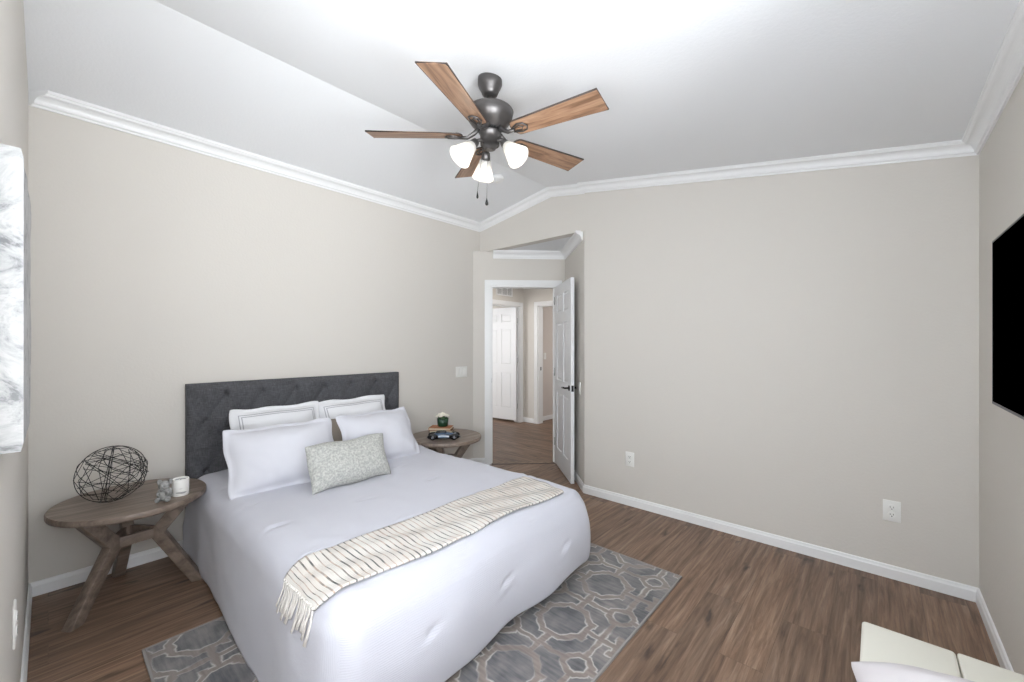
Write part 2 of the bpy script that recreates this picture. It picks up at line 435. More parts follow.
# which side faces the doorway? (local +y is 90deg left of travel) ; shift the leaf so its visible face sits on the hinge line
dpanel.location = (0, 0, 0)
def lever(side):
    mb = MB(); y = -.0 if side < 0 else .035; sg = -1 if side < 0 else 1
    yy = lambda d: y + sg*d
    lim = .042 if side > 0 else .06
    mb.lathe([(.027, 0), (.027, .006), (.022, .009)], 24, Matrix.Translation((LW-.062, y, .93)) @ Matrix.Rotation(-sg*PI/2, 4, 'X'))
    mb.tube([(LW-.062, yy(.004), .93), (LW-.062, yy(lim-.008), .93)], .009, 12)
    mb.tube([(LW-.062, yy(lim-.012), .93), (LW-.10, yy(lim-.010), .931), (LW-.175, yy(lim-.012), .926)], .0085, 10)
    return mb
lever(-1).build('door_handle', M_black, door)
lever(1).build('door_handle', M_black, door)
lt = MB().box((LW-.0005, .006, .90), (LW+.0015, .029, .96)); lt.box((LW, .011, .92), (LW+.009, .024, .94)); lt.build('latch', M_black, door)
for z in (.2, 1.0, 1.82):
    MB().tube([(-.005, -.004, z), (-.005, -.004, z+.09)], .006, 10).build('hinge', plain('satin_hinge', srgb(170, 170, 170), .35, .8), door)
# door inside the hall doorway, swung open into the further room
door2 = empty('door_2', (CX1-.055, YHW+.015, .045), math.atan2(5.282-4.729, 5.347-5.407)); struct(door2)
six_panel(.72, 1.975, .035).build('door_leaf', M_door, door2)
for z in (.2, 1.0, 1.7):
    MB().tube([(.0, -.006, z), (.0, -.006, z+.09)], .006, 8).build('hinge', bpy.data.materials['satin_hinge'], door2)
# air return grille above the hall doorway
gr = empty('return_air_grille', (4.90, YHW, 2.19)); tag(gr, 'white rectangular return air grille on the hall wall above the doorway', 'vent')
g = MB(); 
for lo, hi in (((0, 0, 0), (.4, .012, .022)), ((0, 0, .2), (.4, .012, .222)), ((0, 0, .022), (.022, .012, .2)), ((.378, 0, .022), (.4, .012, .2))):
    g.box((lo[0], -hi[1], lo[2]), (hi[0], 0, hi[2]))
g.build('frame', M_trim, gr)
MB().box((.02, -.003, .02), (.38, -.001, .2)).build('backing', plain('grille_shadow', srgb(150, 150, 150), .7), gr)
for i in range(9):
    z = .034 + i*.0185
    MB().hexa([(.022, -.010, z-.005), (.378, -.010, z-.005), (.378, -.004, z+.003), (.022, -.004, z+.003), (.022, -.010, z-.003), (.378, -.010, z-.003), (.378, -.004, z+.005), (.022, -.004, z+.005)]).build('louvre', M_trim, gr)
for x in (.13, .26): MB().box((x, -.012, .02), (x+.012, -.006, .2)).build('mullion', M_trim, gr)

# switch and outlet plates; local: x along the wall, y out of the wall, z up
def gang_plate(wd, ht):
    return MB().box((-wd/2, 0, -ht/2), (wd/2, .006, ht/2))
def switch_plate(n, loc, rz, label):
    e = empty('light_switch', loc, rz); tag(e, label, 'light switch')
    gang_plate(.072+.046*(n-1), .117).build('plate', M_plate, e, bevel=.002)
    for i in range(n):
        x = (i-(n-1)/2)*.046
        MB().hexa([(x-.0165, .005, -.033), (x+.0165, .005, -.033), (x+.0165, .005, .033), (x-.0165, .005, .033), (x-.0165, .0085, -.033), (x+.0165, .0085, -.033), (x+.0165, .012, .033), (x-.0165, .012, .033)]).build('rocker', M_plate, e)
    return e
switch_plate(3, (3.045, YH, 1.072), PI, 'white triple rocker switch plate on the headboard wall left of the doorway')
switch_plate(1, tuple(PO + Vector((s2, s2))*.187) + (.95,), math.atan2(s2, s2) + 0 , 'white switch plate on the alcove side wall behind the open door')
switch_plate(1, (5.96, 4.50, 1.16), PI, 'small white switch plate on the wall of the far room seen through both doorways')
def outlet(loc, rz, label):
    e = empty('wall_outlet', loc, rz); tag(e, label, 'outlet', 'duplex outlets low on the walls')
    gang_plate(.078, .122).build('plate', M_plate, e, bevel=.0025)
    for z in (.021, -.021):
        b = MB()
        b.lathe([(.0172, 0), (.0172, .003), (.016, .004)], 24, Matrix.Translation((0, .005, z)) @ Matrix.Rotation(-PI/2, 4, 'X'))
        so = b.build('socket', M_plate, e)
        m = MB()
        m.box((-.0085, .0088, z-.001), (-.006, .0096, z+.0075)); m.box((.0055, .0088, z-.001), (.008, .0096, z+.0065))
        m.lathe([(.003, 0), (.003, .0008)], 12, Matrix.Translation((0, .0088, z-.008)) @ Matrix.Rotation(-PI/2, 4, 'X'))
        m.build('slot', M_dark, so)
    MB().lathe([(.003, 0), (.0025, .0015)], 12, Matrix.Translation((0, .0055, 0)) @ Matrix.Rotation(-PI/2, 4, 'X')).build('screw', M_plate, e)
    return e
outlet((XR, -.063, .396), PI/2, 'white duplex outlet on the right wall near the television corner')
outlet((XR, 1.582, .395), PI/2, 'white duplex outlet on the right wall nearest the open door')
outlet((XL, 1.97, .525), -PI/2, 'white duplex outlet low on the left wall at the edge of the picture')

# ceiling details
def ceil_frame(x, y):
    sl = (ZR-ZH)/(YR-YH) if y > YR else (ZR-ZT)/(YR-YT)
    return Matrix.Translation((x, y, zc(y))) @ Matrix.Rotation(math.atan(sl), 4, 'X')
sd = MB().lathe([(.066, 0), (.066, -.008), (.062, -.022), (.045, -.032), (.02, -.034)], 40)
o = sd.build('smoke_detector', M_trim); o.matrix_world = ceil_frame(2.72, 2.60); tag(o, 'round white smoke detector on the sloped ceiling beyond the fan', 'smoke detector')
MB().lathe([(.012, -.034), (.012, -.037)], 16).build('test_button', M_plate, o)

# windows
M_glass = NT('clear_window_glass')
tr = M_glass.n('ShaderNodeBsdfTransparent', {'Color': (0.97, 0.99, 1, 1)}); gl = M_glass.n('ShaderNodeBsdfGlossy', {'Roughness': 0.02})
mx = M_glass.n('ShaderNodeMixShader', {0: 0.06, 1: tr.outputs[0], 2: gl.outputs[0]})
M_glass.t.links.new(mx.outputs[0], M_glass.t.nodes['Material Output'].inputs[0]); M_glass = M_glass.m
def window(name, f, a0, a1, z0, z1):
    e = empty(name); struct(e)
    mb = MB()
    def bx(a, b, c, d, n0=-.115, n1=-.075):
        mb.hexa([f(a, n0, c), f(b, n0, c), f(b, n1, c), f(a, n1, c), f(a, n0, d), f(b, n0, d), f(b, n1, d), f(a, n1, d)])
    bx(a0, a0+.045, z0, z1); bx(a1-.045, a1, z0, z1); bx(a0, a1, z0, z0+.045); bx(a0, a1, z1-.045, z1)
    am = (a0+a1)/2; bx(am-.02, am+.02, z0, z1)
    mb.build('window_frame', M_trim, e)
    m2 = MB(); m2.hexa([f(a0+.04, -.10, z0+.04), f(a1-.04, -.10, z0+.04), f(a1-.04, -.096, z0+.04), f(a0+.04, -.096, z0+.04), f(a0+.04, -.10, z1-.04), f(a1-.04, -.10, z1-.04), f(a1-.04, -.096, z1-.04), f(a0+.04, -.096, z1-.04)])
    m2.build('pane', M_glass, e)
# plaster lining of the recess, bright with faint grey marbling
k = NT('veined_white_plaster'); v = k.coord()
nz = k.n('ShaderNodeTexNoise', {'Vector': v, 'Scale': 9.0, 'Detail': 6.0, 'Roughness': .65, 'Distortion': 1.4})
k.col(k.ramp(nz.outputs[0], [(.36, srgb(214, 214, 212)), (.44, srgb(240, 240, 238)), (.6, srgb(244, 244, 243)), (.7, srgb(228, 228, 227))])); k.b.inputs['Roughness'].default_value = .5
M_plaster = k.m
window('window_1', lambda a, n, z: (XL+n, a, z), WY0, WY1, WZ0, WZ1)
window('added_window', lambda a, n, z: (a, YT+n, z), NX0, NX1, NZ0, NZ1)  # unseen window, added to bring light onto the headboard wall
ln = MB()
ln.box((XL-T, WY1-.008, WZ0), (XL-.001, WY1+.001, WZ1)); ln.box((XL-T, WY0-.001, WZ0), (XL-.001, WY0+.008, WZ1))
ln.box((XL-T, WY0, WZ0-.001), (XL-.001, WY1, WZ0+.008)); ln.box((XL-T, WY0, WZ1-.008), (XL-.001, WY1, WZ1+.001))
struct(ln.build('trim_10', M_plaster))
# gallery-wrapped canvas on the left wall, seen almost edge-on
k = NT('veined_abstract_paint'); v = k.coord('Object', (1, 1, 1))
nz = k.n('ShaderNodeTexNoise', {'Vector': v, 'Scale': 11.0, 'Detail': 7.0, 'Roughness': .68, 'Distortion': 1.6})
k.col(k.ramp(nz.outputs[0], [(.36, srgb(110, 112, 114)), (.44, srgb(158, 159, 160)), (.56, srgb(182, 182, 182)), (.68, srgb(150, 151, 152))])); k.b.inputs['Roughness'].default_value = .5
k.bump(nz.outputs[0], .4, .006)
cvx = XL + .036
cb = MB()
CY0, CY1, CZ0, CZ1 = 1.385, 1.96, 1.147, 1.803
def cpt(u, t):
    y = CY0+(CY1-CY0)*u; z = CZ0+(CZ1-CZ0)*t
    return (cvx + .0035*noise.noise(Vector((y*9, z*7, 1)))*min(1, u*8) - .004*max(0, 1-min(t, 1-t)/.03), y, z)
cb.grid(cpt, 30, 34)
cb.box((XL+.001, CY0, CZ0), (cvx-.006, CY1, CZ1))
cb.grid(lambda u, t: (XL+.001+(cpt(0, t)[0]-XL-.001)*u, CY0-.0005, CZ0+(CZ1-CZ0)*t), 3, 34)
cb.grid(lambda u, t: (XL+.001+(cpt(t, 0)[0]-XL-.001)*u, CY0+(CY1-CY0)*t, CZ0), 3, 30)
cb.grid(lambda u, t: (XL+.001+(cpt(t, 1)[0]-XL-.001)*u, CY0+(CY1-CY0)*t, CZ1), 3, 30)
tag(cb.build('wall_canvas', k.m), 'white marbled abstract canvas with grey veins hanging on the left wall', 'wall art')

# ------------------------------------------------------------------ bed
bed = empty('bed', (1.404, YH-.02, 0)); tag(bed, 'queen bed with charcoal grey diamond tufted fabric headboard', 'bed')
BX0 = 0.640; BX1 = 2.168; BY0 = 1.31; BY1 = 3.345
k = NT('charcoal_linen'); v = k.coord('Object', (260, 260, 260))
n1_ = k.n('ShaderNodeTexNoise', {'Vector': k.coord('Object', (30, 30, 420)), 'Scale': 1.0, 'Detail': 2.0}); n2_ = k.n('ShaderNodeTexNoise', {'Vector': k.coord('Object', (420, 30, 30)), 'Scale': 1.0, 'Detail': 2.0})
sm = k.math('MULTIPLY', k.math('ADD', n1_.outputs[0], n2_.outputs[0]), .5)
k.col(k.ramp(sm, [(.35, srgb(58, 58, 61)), (.5, srgb(77, 77, 81)), (.65, srgb(97, 97, 101))])); k.b.inputs['Roughness'].default_value = .9
k.bump(sm, .3, .002); M_char = k.m
HX0, HX1, HZ0, HZ1 = .604, 2.207, .18, 1.114
HF = YH - .088
ox = 1.404
btn = []
dxx, dzz = .2265, .172
for r_ in range(5):
    zz = 1.040 - dzz*r_
    xs = [1.386 + dxx*(i-2.5) for i in range(6)] if r_ % 2 == 0 else [1.386 + dxx*(i-3) for i in range(7)]
    for x in xs:
        if HX0+.04 < x < HX1-.04: btn.append((x, zz))
def hdepth(x, z):
    # quilting folds along the diamond diagonals
    u = (x - 1.386)/dxx + .5; wv = (1.040 - z)/dzz
    p = (u + wv/2); q = (u - wv/2)
    fp = abs(p - round(p)); fq = abs(q - round(q))
    d = 1.0
    crease = min(fp, fq)
    puff = (min(crease/.5, 1))**.5
    bd = min((x-bx)**2/(dxx**2)+(z-bz)**2/(dxx**2) for bx, bz in btn)**.5
    inside = 1.0 if z > .40 else 0
    if z > 1.040:
        top = (z-1.04)/.06; fx = abs(u - round(u)); c2 = min(fx/.5, 1)**.5
        puff = c2*(1-min(top, 1)*.4) + min(top, 1)*.4
    val = .024*puff - .030*math.exp(-(bd/.055)**2)
    e = min(x-HX0, HX1-x, HZ1-z, .05)/.05
    e = max(e, 0)
    return val*min(1, e*1.3) + .016*(1-(1-e)**2)
hbm = MB()
NU, NV = 220, 130
hbm.grid(lambda u, t: (HX0+(HX1-HX0)*u-ox, HF + .026 - hdepth(HX0+(HX1-HX0)*u, HZ0+(HZ1-HZ0)*t)-(YH-.02), HZ0+(HZ1-HZ0)*t), NU, NV)
hbm.box((HX0-ox, HF+.0275-(YH-.02), HZ0), (HX1-ox, -.0, HZ1))
hbo = hbm.build('headboard', M_char, bed)
for bx, bz in btn:
    if bz < .5: continue
    y = HF+.026-hdepth(bx, bz)-(YH-.02)
    MB().lathe([(.018, -.006), (.018, .006), (.013, .011), (.004, .013)], 16, Matrix.Translation((bx-ox, y+.003, bz)) @ Matrix.Rotation(PI/2, 4, 'X')).build('button', M_char, hbo)
for x in (HX0+.06, HX1-.12): MB().box((x-ox, -.05, 0), (x+.06-ox, -.02, .2)).build('leg', M_char, bed)
mt = MB().box((BX0+.05-ox, BY0+.07-(YH-.02), .25), (BX1-.05-ox, BY1-.03-(YH-.02), .46)); mt.build('mattress', plain('white_ticking', srgb(225, 225, 228), .9), bed, bevel=.03)
bs = MB().box((BX0+.07-ox, BY0+.10-(YH-.02), .08), (BX1-.07-ox, BY1-.03-(YH-.02), .25)); bs.build('box_spring', M_char, bed)
for x in (BX0+.12, BX1-.16):
    for y in (BY0+.16, BY1-.2): MB().box((x-ox, y-(YH-.02), .0127 if y < 2.46 else 0), (x+.05-ox, y+.05-(YH-.02), .08)).build('leg', M_black, bed)

# comforter as a draped rounded box
ZTOP = .515
def rbox(p, off=0.0, rad=.11):
    """project a point of the plain box onto the rounded, slightly puffed comforter surface"""
    x, y, z = p
    lo = Vector((BX0-.036+rad, BY0-.02+rad, -1)); hi = Vector((BX1+.004-rad, BY1+.5, ZTOP-rad))
    q = Vector((min(max(x, lo.x), hi.x), min(max(y, lo.y), hi.y), min(z, hi.z)))
    d = Vector((x, y, z)) - q
    if d.length < 1e-6: d = Vector((0, 0, 1))
    nrm = d.normalized()
    P = q + nrm*(rad+off)
    return P, nrm
tufts = [(BX0+.08+.46*i, BY0+.02+.40*j) for i in range(4) for j in range(5)]
def comf(p, off=0.0):
    P, nrm = rbox(p, off)
    x, y, z = P
    drop = max(0, ZTOP-.06-z)
    tside = max(0, -nrm.x), max(0, nrm.x), max(0, -nrm.y)
    foot = max(0, min(1, (BY1-y)/2.0))
    # flare of the skirt, growing to the foot
    fl_ = (-.01+.095*foot)*(drop/.45) + .055*max(0, min(1, (y-3.08)/.22))*min(1, drop/.25)
    P.x += -tside[0]*fl_*.75 + tside[1]*fl_*1.0
    P.y -= tside[2]*(fl_*.1 + .035*math.sin(min(1, drop/.40)*PI))
    # soft folds down the sides
    f_ = math.sin(y*9+1.3*math.sin(y*4))*.010*min(1, drop/.25)
    P.x += (-tside[0]+tside[1])*f_
    P.y -= tside[2]*(math.sin(x*7.5+.6)*.010*min(1, drop/.2))
    n = noise.noise(Vector((P.x*3.1, P.y*3.1, P.z*3.1)))*.010 + noise.noise(Vector((P.x*9, P.y*9, P.z*9+4)))*.0035
    P += nrm*n
    # tufts: short pinched dimples with a fold beside them
    if nrm.z > .5:
        for tx, ty in tufts:
            dx, dy = P.x-tx, P.y-ty
            if abs(dx) < .2 and abs(dy) < .12:
                P.z -= .011*math.exp(-(dx/.045)**2-(dy/.014)**2) - .005*math.exp(-(dx/.06)**2-((dy-.03)/.02)**2) - .005*math.exp(-(dx/.06)**2-((dy+.03)/.02)**2)
    elif nrm.y < -.5:
        for tx in (BX0+.32, BX0+.75, BX0+1.20):
            dx, dz = P.x-tx, P.z-.30
            P.y += .010*math.exp(-(dx/.035)**2-((dz-dx*.35)/.014)**2) - .004*math.exp(-(dx/.05)**2-((dz-dx*.35+.03)/.02)**2)
    return P
cm = MB(); uvs = []
def cz0(x, y):  # hem height
    r = (x-BX0)/(BX1-BX0)
    return .022 + .012*math.sin(y*6+x*5) + (.085*max(0, r)**1.5 + .02 if y < BY0+.25 else .0)
# parameter grid: s across (left skirt, top, right skirt), t along (foot skirt, top)
def arc(a, lo, hi, L):
    """a in [-L, (hi-lo)+L]"""
    if a < 0: return lo, -a
    if a > hi-lo: return hi, a-(hi-lo)
    return lo+a, 0
# the box surface is meshed as rings going down so that the corner at the foot is closed properly
X0, X1, Y0 = BX0-.036, BX1+.004, BY0-.02
per = []
nL, nF = 130, 110
for i in range(nL): per.append((X0, BY1-.0 - (BY1-Y0)*i/nL, 'L'))
for i in range(nF): per.append((X0+(X1-X0)*i/nF, Y0, 'F'))
for i in range(nL+1): per.append((X1, Y0+(BY1-Y0)*i/nL, 'R'))
nD = 44
vs_ = []; 
for j in range(nD+1):
    for (x, y, s_) in per:
        # blend of hem near corners
        h0 = cz0(x, y)
        if s_ == 'R': h0 = .127 if y < BY0+.3 else .09
        if s_ == 'L': h0 = .022 + .012*math.sin(y*6) + .02*max(0, (y-2.6))
        if s_ == 'F': h0 = .022 + .105*((x-X0)/(X1-X0))**1.3 + .010*math.sin(x*14)
        z = ZTOP - (ZTOP-h0)*j/nD
        P = comf((x, y, z)); vs_.append(P)
        dr = ZTOP-z
        uvs.append((x-dr, y) if s_ == 'L' else ((x, y-dr) if s_ == 'F' else (x+dr, y)))
n_ = len(per)
cm.add(vs_, [(j*n_+i, (j+1)*n_+i, (j+1)*n_+i+1, j*n_+i+1) for j in range(nD) for i in range(n_-1)], True)
# top: grid whose border equals ring 0
b0 = len(cm.v)
NT_X, NT_Y = nF, nL
tv = []
for j in range(NT_Y+1):
    for i in range(NT_X+1):
        x = X0+(X1-X0)*i/NT_X; y = Y0+(BY1-Y0)*j/NT_Y
        tv.append(comf((x, y, ZTOP))); uvs.append((x, y))
cm.add(tv, [(j*(NT_X+1)+i, j*(NT_X+1)+i+1, (j+1)*(NT_X+1)+i+1, (j+1)*(NT_X+1)+i) for j in range(NT_Y) for i in range(NT_X)], True)
k = NT('white_ribbed_cotton')
uv = k.n('ShaderNodeTexCoord').outputs['UV']
nzz = k.n('ShaderNodeTexNoise', {'Vector': uv, 'Scale': 14.0, 'Detail': 3.0})
sp = k.n('ShaderNodeSeparateXYZ', {'Vector': uv})
sn = k.math('SINE', k.math('ADD', k.math('MULTIPLY', sp.outputs[1], 800.0), k.math('MULTIPLY', nzz.outputs[0], 9.0)))
hh = k.math('ADD', k.math('MULTIPLY', sn, .5), k.math('MULTIPLY', k.n('ShaderNodeTexNoise', {'Vector': uv, 'Scale': 130.0, 'Detail': 2.0}).outputs[0], .8))
k.col(srgb(198, 198, 207)); k.b.inputs['Roughness'].default_value = .95
k.b.inputs['Sheen Weight'].default_value = .2
k.bump(hh, .25, .0022); M_comf = k.m
co = cm.build('comforter', M_comf, uvfn=uvs, weld=True)
md = co.modifiers.new('thick', 'SOLIDIFY'); md.thickness = .018; md.offset = -1
tag(co, 'white ribbed tufted comforter draped over the bed down to the rug', 'comforter')

# throw blanket across the foot of the bed
k = NT('cream_striped_throw'); uv = k.n('ShaderNodeTexCoord').outputs['UV']; sp = k.n('ShaderNodeSeparateXYZ', {'Vector': uv})
wob = k.n('ShaderNodeTexNoise', {'Vector': uv, 'Scale': 5.0, 'Detail': 1.0}).outputs[0]
U = k.math('ADD', sp.outputs[0], k.math('MULTIPLY', wob, .02))
cell = k.math('MULTIPLY', U, 1/.026)
fr_ = k.math('FRACT', cell); idx = k.math('FLOOR', cell)
wn = k.n('ShaderNodeTexWhiteNoise', {'W': idx}, noise_dimensions='1D')
line = k.math('LESS_THAN', k.math('ABSOLUTE', k.math('SUBTRACT', fr_, .5)), k.math('ADD', k.math('MULTIPLY', wn.outputs[0], .08), .06))
cellv = k.n('ShaderNodeCombineXYZ', {'X': idx, 'Y': k.math('MULTIPLY', sp.outputs[1], 7.0), 'Z': 0.0})
seg_n = k.n('ShaderNodeTexNoise', {'Vector': cellv.outputs[0], 'Scale': 1.7, 'Detail': 1.0}).outputs[0]
lc = k.ramp(seg_n, [(.40, srgb(52, 56, 56)), (.47, srgb(120, 112, 105)), (.56, srgb(190, 168, 152)), (.7, srgb(150, 140, 132))])
bandc = k.ramp(k.n('ShaderNodeTexNoise', {'Vector': uv, 'Scale': 6.0}).outputs[0], [(.4, srgb(216, 212, 206)), (.6, srgb(209, 202, 195))])
k.col(k.mix(k.math('MULTIPLY', line, .9), bandc, lc)); k.b.inputs['Roughness'].default_value = .95
k.bump(k.math('ADD', k.math('MULTIPLY', k.math('SINE', k.math('MULTIPLY', sp.outputs[0], 900)), .4), k.n('ShaderNodeTexNoise', {'Vector': uv, 'Scale': 200.0}).outputs[0]), .4, .002)
M_throw = k.m
tw = MB(); tuv = []
TNU, TNV = 150, 30
LEFTDROP = .050
def throw_pt(u, v_, off=.010):
    a = -LEFTDROP + (1.985 - X0 + LEFTDROP)*u + .03*math.sin(v_*2.5)*u
    yb = 1.375 + .012*math.sin(u*11) + .02*(1-u)**3
    yt = 1.705 - .055*max(0, u-.75)*4*.6 + .010*math.sin(u*8+1)
    if u < .12: yb += .05*(1-u/.12)**2
    y = yb + (yt-yb)*v_
    if a < 0: p = (X0, y, ZTOP+a*1.0 - .0)
    else: p = (X0+a, y, ZTOP)
    # slide along the rounded edge evenly
    P = comf(p, off)
    P += Vector((0, 0, 1))*(.0025*math.sin(v_*14+u*20))
    return P, (a, y)
vt = []
for j in range(TNV+1):
    for i in range(TNU+1):
        P, q = throw_pt(i/TNU, j/TNV); vt.append(P); tuv.append(q)
tw.add(vt, [(j*(TNU+1)+i, j*(TNU+1)+i+1, (j+1)*(TNU+1)+i+1, (j+1)*(TNU+1)+i) for j in range(TNV) for i in range(TNU)], True)
two = tw.build('throw_blanket', M_throw, uvfn=tuv)
md = two.modifiers.new('thick', 'SOLIDIFY'); md.thickness = .008; md.offset = 1
tag(two, 'cream fringed throw with thin dark and tan stripes across the foot of the bed', 'throw blanket')
M_fringe = plain('cream_fringe_yarn', srgb(215, 210, 204), .95, bump=(300, .4, .002))
for i in range(17):
    v_ = (i+.5)/17
    P, _ = throw_pt(0, v_, .014); rnd = random.random
    L = .075+.035*rnd()+ (.03 if i == 0 else 0)
    f = MB()
    P = P + Vector((0, 0, .004))
    jx = -.012-.012*rnd(); jy = (rnd()-.5)*.02
    f.ell(tuple(P), (.006, .006, .007), 10, 6)
    for s_ in range(4):
        dy = (s_-1.5)*.0022+ (rnd()-.5)*.002; dx = (rnd()-.5)*.004
        f.tube([P, P+Vector((-.006+dx, dy*.6+jy*.3, -L*.35)), P+Vector((-.010+dx+jx*.5, dy+jy*.7, -L*.7)), P+Vector((-.014+dx+jx, dy*1.8+jy, -L))], .0032, 6, taper=lambda t: 1-.35*t)
    f.build('tassel', M_fringe, two)

# pillows
def pillow(name, wd, ht, tk, mat, M, flange=0.0, pinch=.035, seed=0, mats=None, corner=0.0, nu=46, nv=36):
    mb = MB(); uvp = []
    def pt(u, t, side):
        a, b = 2*u-1, 2*t-1
        fw = flange/(wd/2); fh = flange/(ht/2)
        ia, ib = min(1, abs(a)/(1-fw)), min(1, abs(b)/(1-fh))
        th = ((1-ia**2.4)*(1-ib**2.4))
        th = max(th, 0)**.62
        px = wd/2*a*(1 - pinch*(1-b*b)*(abs(a)**2)*1.0 + corner*abs(b)**9*abs(a)**9)
        pz = ht/2*b*(1 - pinch*(1-a*a)*(abs(b)**2)*1.3 + corner*abs(a)**9*abs(b)**9)
        px += .004*math.sin(pz*26+seed*1.7)*abs(a)**4; pz += .005*math.sin(px*22+seed*2.3)*abs(b)**4
        n = noise.noise(Vector((px*7+seed*3.1, pz*7+side, seed)))*.010 + noise.noise(Vector((px*20+seed, pz*20, side*2)))*.003
        edge = .0025
        fy = 0
        if flange and (ia >= 1 or ib >= 1): fy = .006*math.sin(px*34+seed)+.006*math.sin(pz*31+seed*2)
        y = side*(tk/2*th + edge + n*min(1, th*2)) + fy
        return Vector((px, y, pz))
    for side in (-1, 1):
        base_ = len(mb.v)
        vs = [pt(i/nu, j/nv, side) for j in range(nv+1) for i in range(nu+1)]
        uvp.extend([(i/nu, j/nv) for j in range(nv+1) for i in range(nu+1)])
        fs = [(j*(nu+1)+i, j*(nu+1)+i+1, (j+1)*(nu+1)+i+1, (j+1)*(nu+1)+i) for j in range(nv) for i in range(nu)]
        if side == 1: fs = [tuple(reversed(f)) for f in fs]
        mb.add(vs, fs, True)
    # close the rim
    N = (nu+1)*(nv+1)
    rim = [i for i in range(nu+1)] + [j*(nu+1)+nu for j in range(1, nv+1)] + [nv*(nu+1)+i for i in range(nu-1, -1, -1)] + [j*(nu+1) for j in range(nv-1, 0, -1)]
    for a_, b_ in zip(rim, rim[1:]+rim[:1]): mb.f.append((b_, a_, N+a_, N+b_)); mb.sm.append(True)
    o = mb.build(name, mat, uvfn=uvp)
    o.matrix_world = M
    return o
def lean(cx, yb, zb_, ht, ang, rz=0.0, roll=0.0):
    """bottom edge centre at (cx,yb,zb_), leaning back by ang (radians from vertical)"""
    return Matrix.Translation((cx, yb, zb_)) @ Matrix.Rotation(rz, 4, 'Z') @ Matrix.Rotation(-ang, 4, 'X') @ Matrix.Rotation(roll, 4, 'Y') @ Matrix.Translation((0, 0, ht/2))
def cotton(name, c, stripe=False):
    k = NT(name); uv = k.n('ShaderNodeTexCoord').outputs['UV']
    if stripe:
        sp = k.n('ShaderNodeSeparateXYZ', {'Vector': uv})
        ex = k.math('MULTIPLY', k.math('MINIMUM', sp.outputs[0], k.math('SUBTRACT', 1.0, sp.outputs[0])), .60)
        ez = k.math('MULTIPLY', k.math('MINIMUM', sp.outputs[1], k.math('SUBTRACT', 1.0, sp.outputs[1])), .46)
        e = k.math('MINIMUM', ex, ez)
        l1 = k.math('LESS_THAN', k.math('ABSOLUTE', k.math('SUBTRACT', e, .052)), .0028)
        l2 = k.math('LESS_THAN', k.math('ABSOLUTE', k.math('SUBTRACT', e, .067)), .0028)
        k.col(k.mix(k.math('MAXIMUM', l1, l2), c, srgb(168, 168, 174)))
    else: k.col(c)
    k.b.inputs['Roughness'].default_value = .92
    nz = k.n('ShaderNodeTexNoise', {'Vector': uv, 'Scale': 120.0, 'Detail': 2.0}); k.bump(nz.outputs[0], .15, .002)
    return k.m
M_cot = cotton('white_cotton', srgb(210, 210, 217)); M_cots = cotton('white_cotton_grey_border', srgb(226, 226, 229), True)
b1 = pillow('pillow', .60, .45, .20, M_cots, lean(1.095, 3.12, .508, .45, .28, 0, 0), flange=.03, seed=1, corner=-.035, pinch=.035)
tag(b1, 'white pillow sham with grey double border line against the headboard, on the left', 'pillow', 'pillows against the headboard')
b2 = pillow('pillow', .60, .45, .20, M_cots, lean(1.672, 3.12, .508, .45, .28, 0, -.02), flange=.03, seed=5, corner=-.035, pinch=.035)
tag(b2, 'white pillow sham with grey double border line against the headboard, on the right', 'pillow', 'pillows against the headboard')
f1 = pillow('pillow', .65, .42, .23, M_cot, lean(.990, 2.68, .497, .425, .52, -.03, .0), flange=.022, seed=9, corner=-.03, pinch=.035)
tag(f1, 'plain white flanged pillow leaning in front, nearest the round wire sphere', 'pillow', 'plain white pillows in the front row')
f2 = pillow('pillow', .60, .42, .22, M_cot, lean(1.665, 2.70, .497, .425, .52, .04, .0), flange=.022, seed=14, corner=-.03, pinch=.035)
tag(f2, 'plain white flanged pillow leaning in front, nearest the table with the flowers', 'pillow', 'plain white pillows in the front row')
k = NT('grey_textured_weave'); v = k.coord('Object', (90, 90, 90)); nz = k.n('ShaderNodeTexNoise', {'Vector': v, 'Scale': 1.0, 'Detail': 3.0})
k.col(k.ramp(nz.outputs[0], [(.35, srgb(160, 161, 157)), (.55, srgb(184, 184, 179)), (.7, srgb(200, 199, 194))])); k.b.inputs['Roughness'].default_value = .95; k.bump(nz.outputs[0], .5, .004)
lm = pillow('lumbar_pillow', .515, .28, .15, k.m, lean(1.262, 2.43, .512, .285, .40, .0, .0), flange=0, seed=21, corner=-.01, pinch=.03)
tag(lm, 'small rectangular light grey woven lumbar pillow in front of the white pillows', 'cushion')
tp = pillow('pillow', .34, .34, .08, cotton('taupe_cotton', srgb(150, 140, 130)), lean(1.36, 2.95, .508, .34, .40), seed=31)
tag(tp, 'taupe pillow seen only in the narrow gap between the two front white pillows', 'pillow')

# ------------------------------------------------------------------ rug
k = NT('trellis_rug')
v = k.coord('Object'); sp = k.n('ShaderNodeSeparateXYZ', {'Vector': v})
wn = k.n('ShaderNodeTexNoise', {'Vector': v, 'Scale': 18.0, 'Detail': 2.0}); ws = k.n('ShaderNodeSeparateXYZ', {'Vector': wn.outputs['Color']})
PER = .405
def fold(c, off, wv):
    x = k.math('ADD', k.math('ADD', c, off), k.math('MULTIPLY', k.math('SUBTRACT', wv, .5), .034))
    fr = k.math('FRACT', k.math('DIVIDE', x, PER))
    return k.math('MULTIPLY', k.math('ABSOLUTE', k.math('SUBTRACT', fr, .5)), PER)
fx = fold(sp.outputs[0], PER*.5-1.70+PER*6, ws.outputs[0]); fy = fold(sp.outputs[1], PER*.5-1.16+PER*6, ws.outputs[1])
def octd(x, y): return k.math('MAXIMUM', k.math('MAXIMUM', x, y), k.math('MULTIPLY', k.math('ADD', x, y), .74))
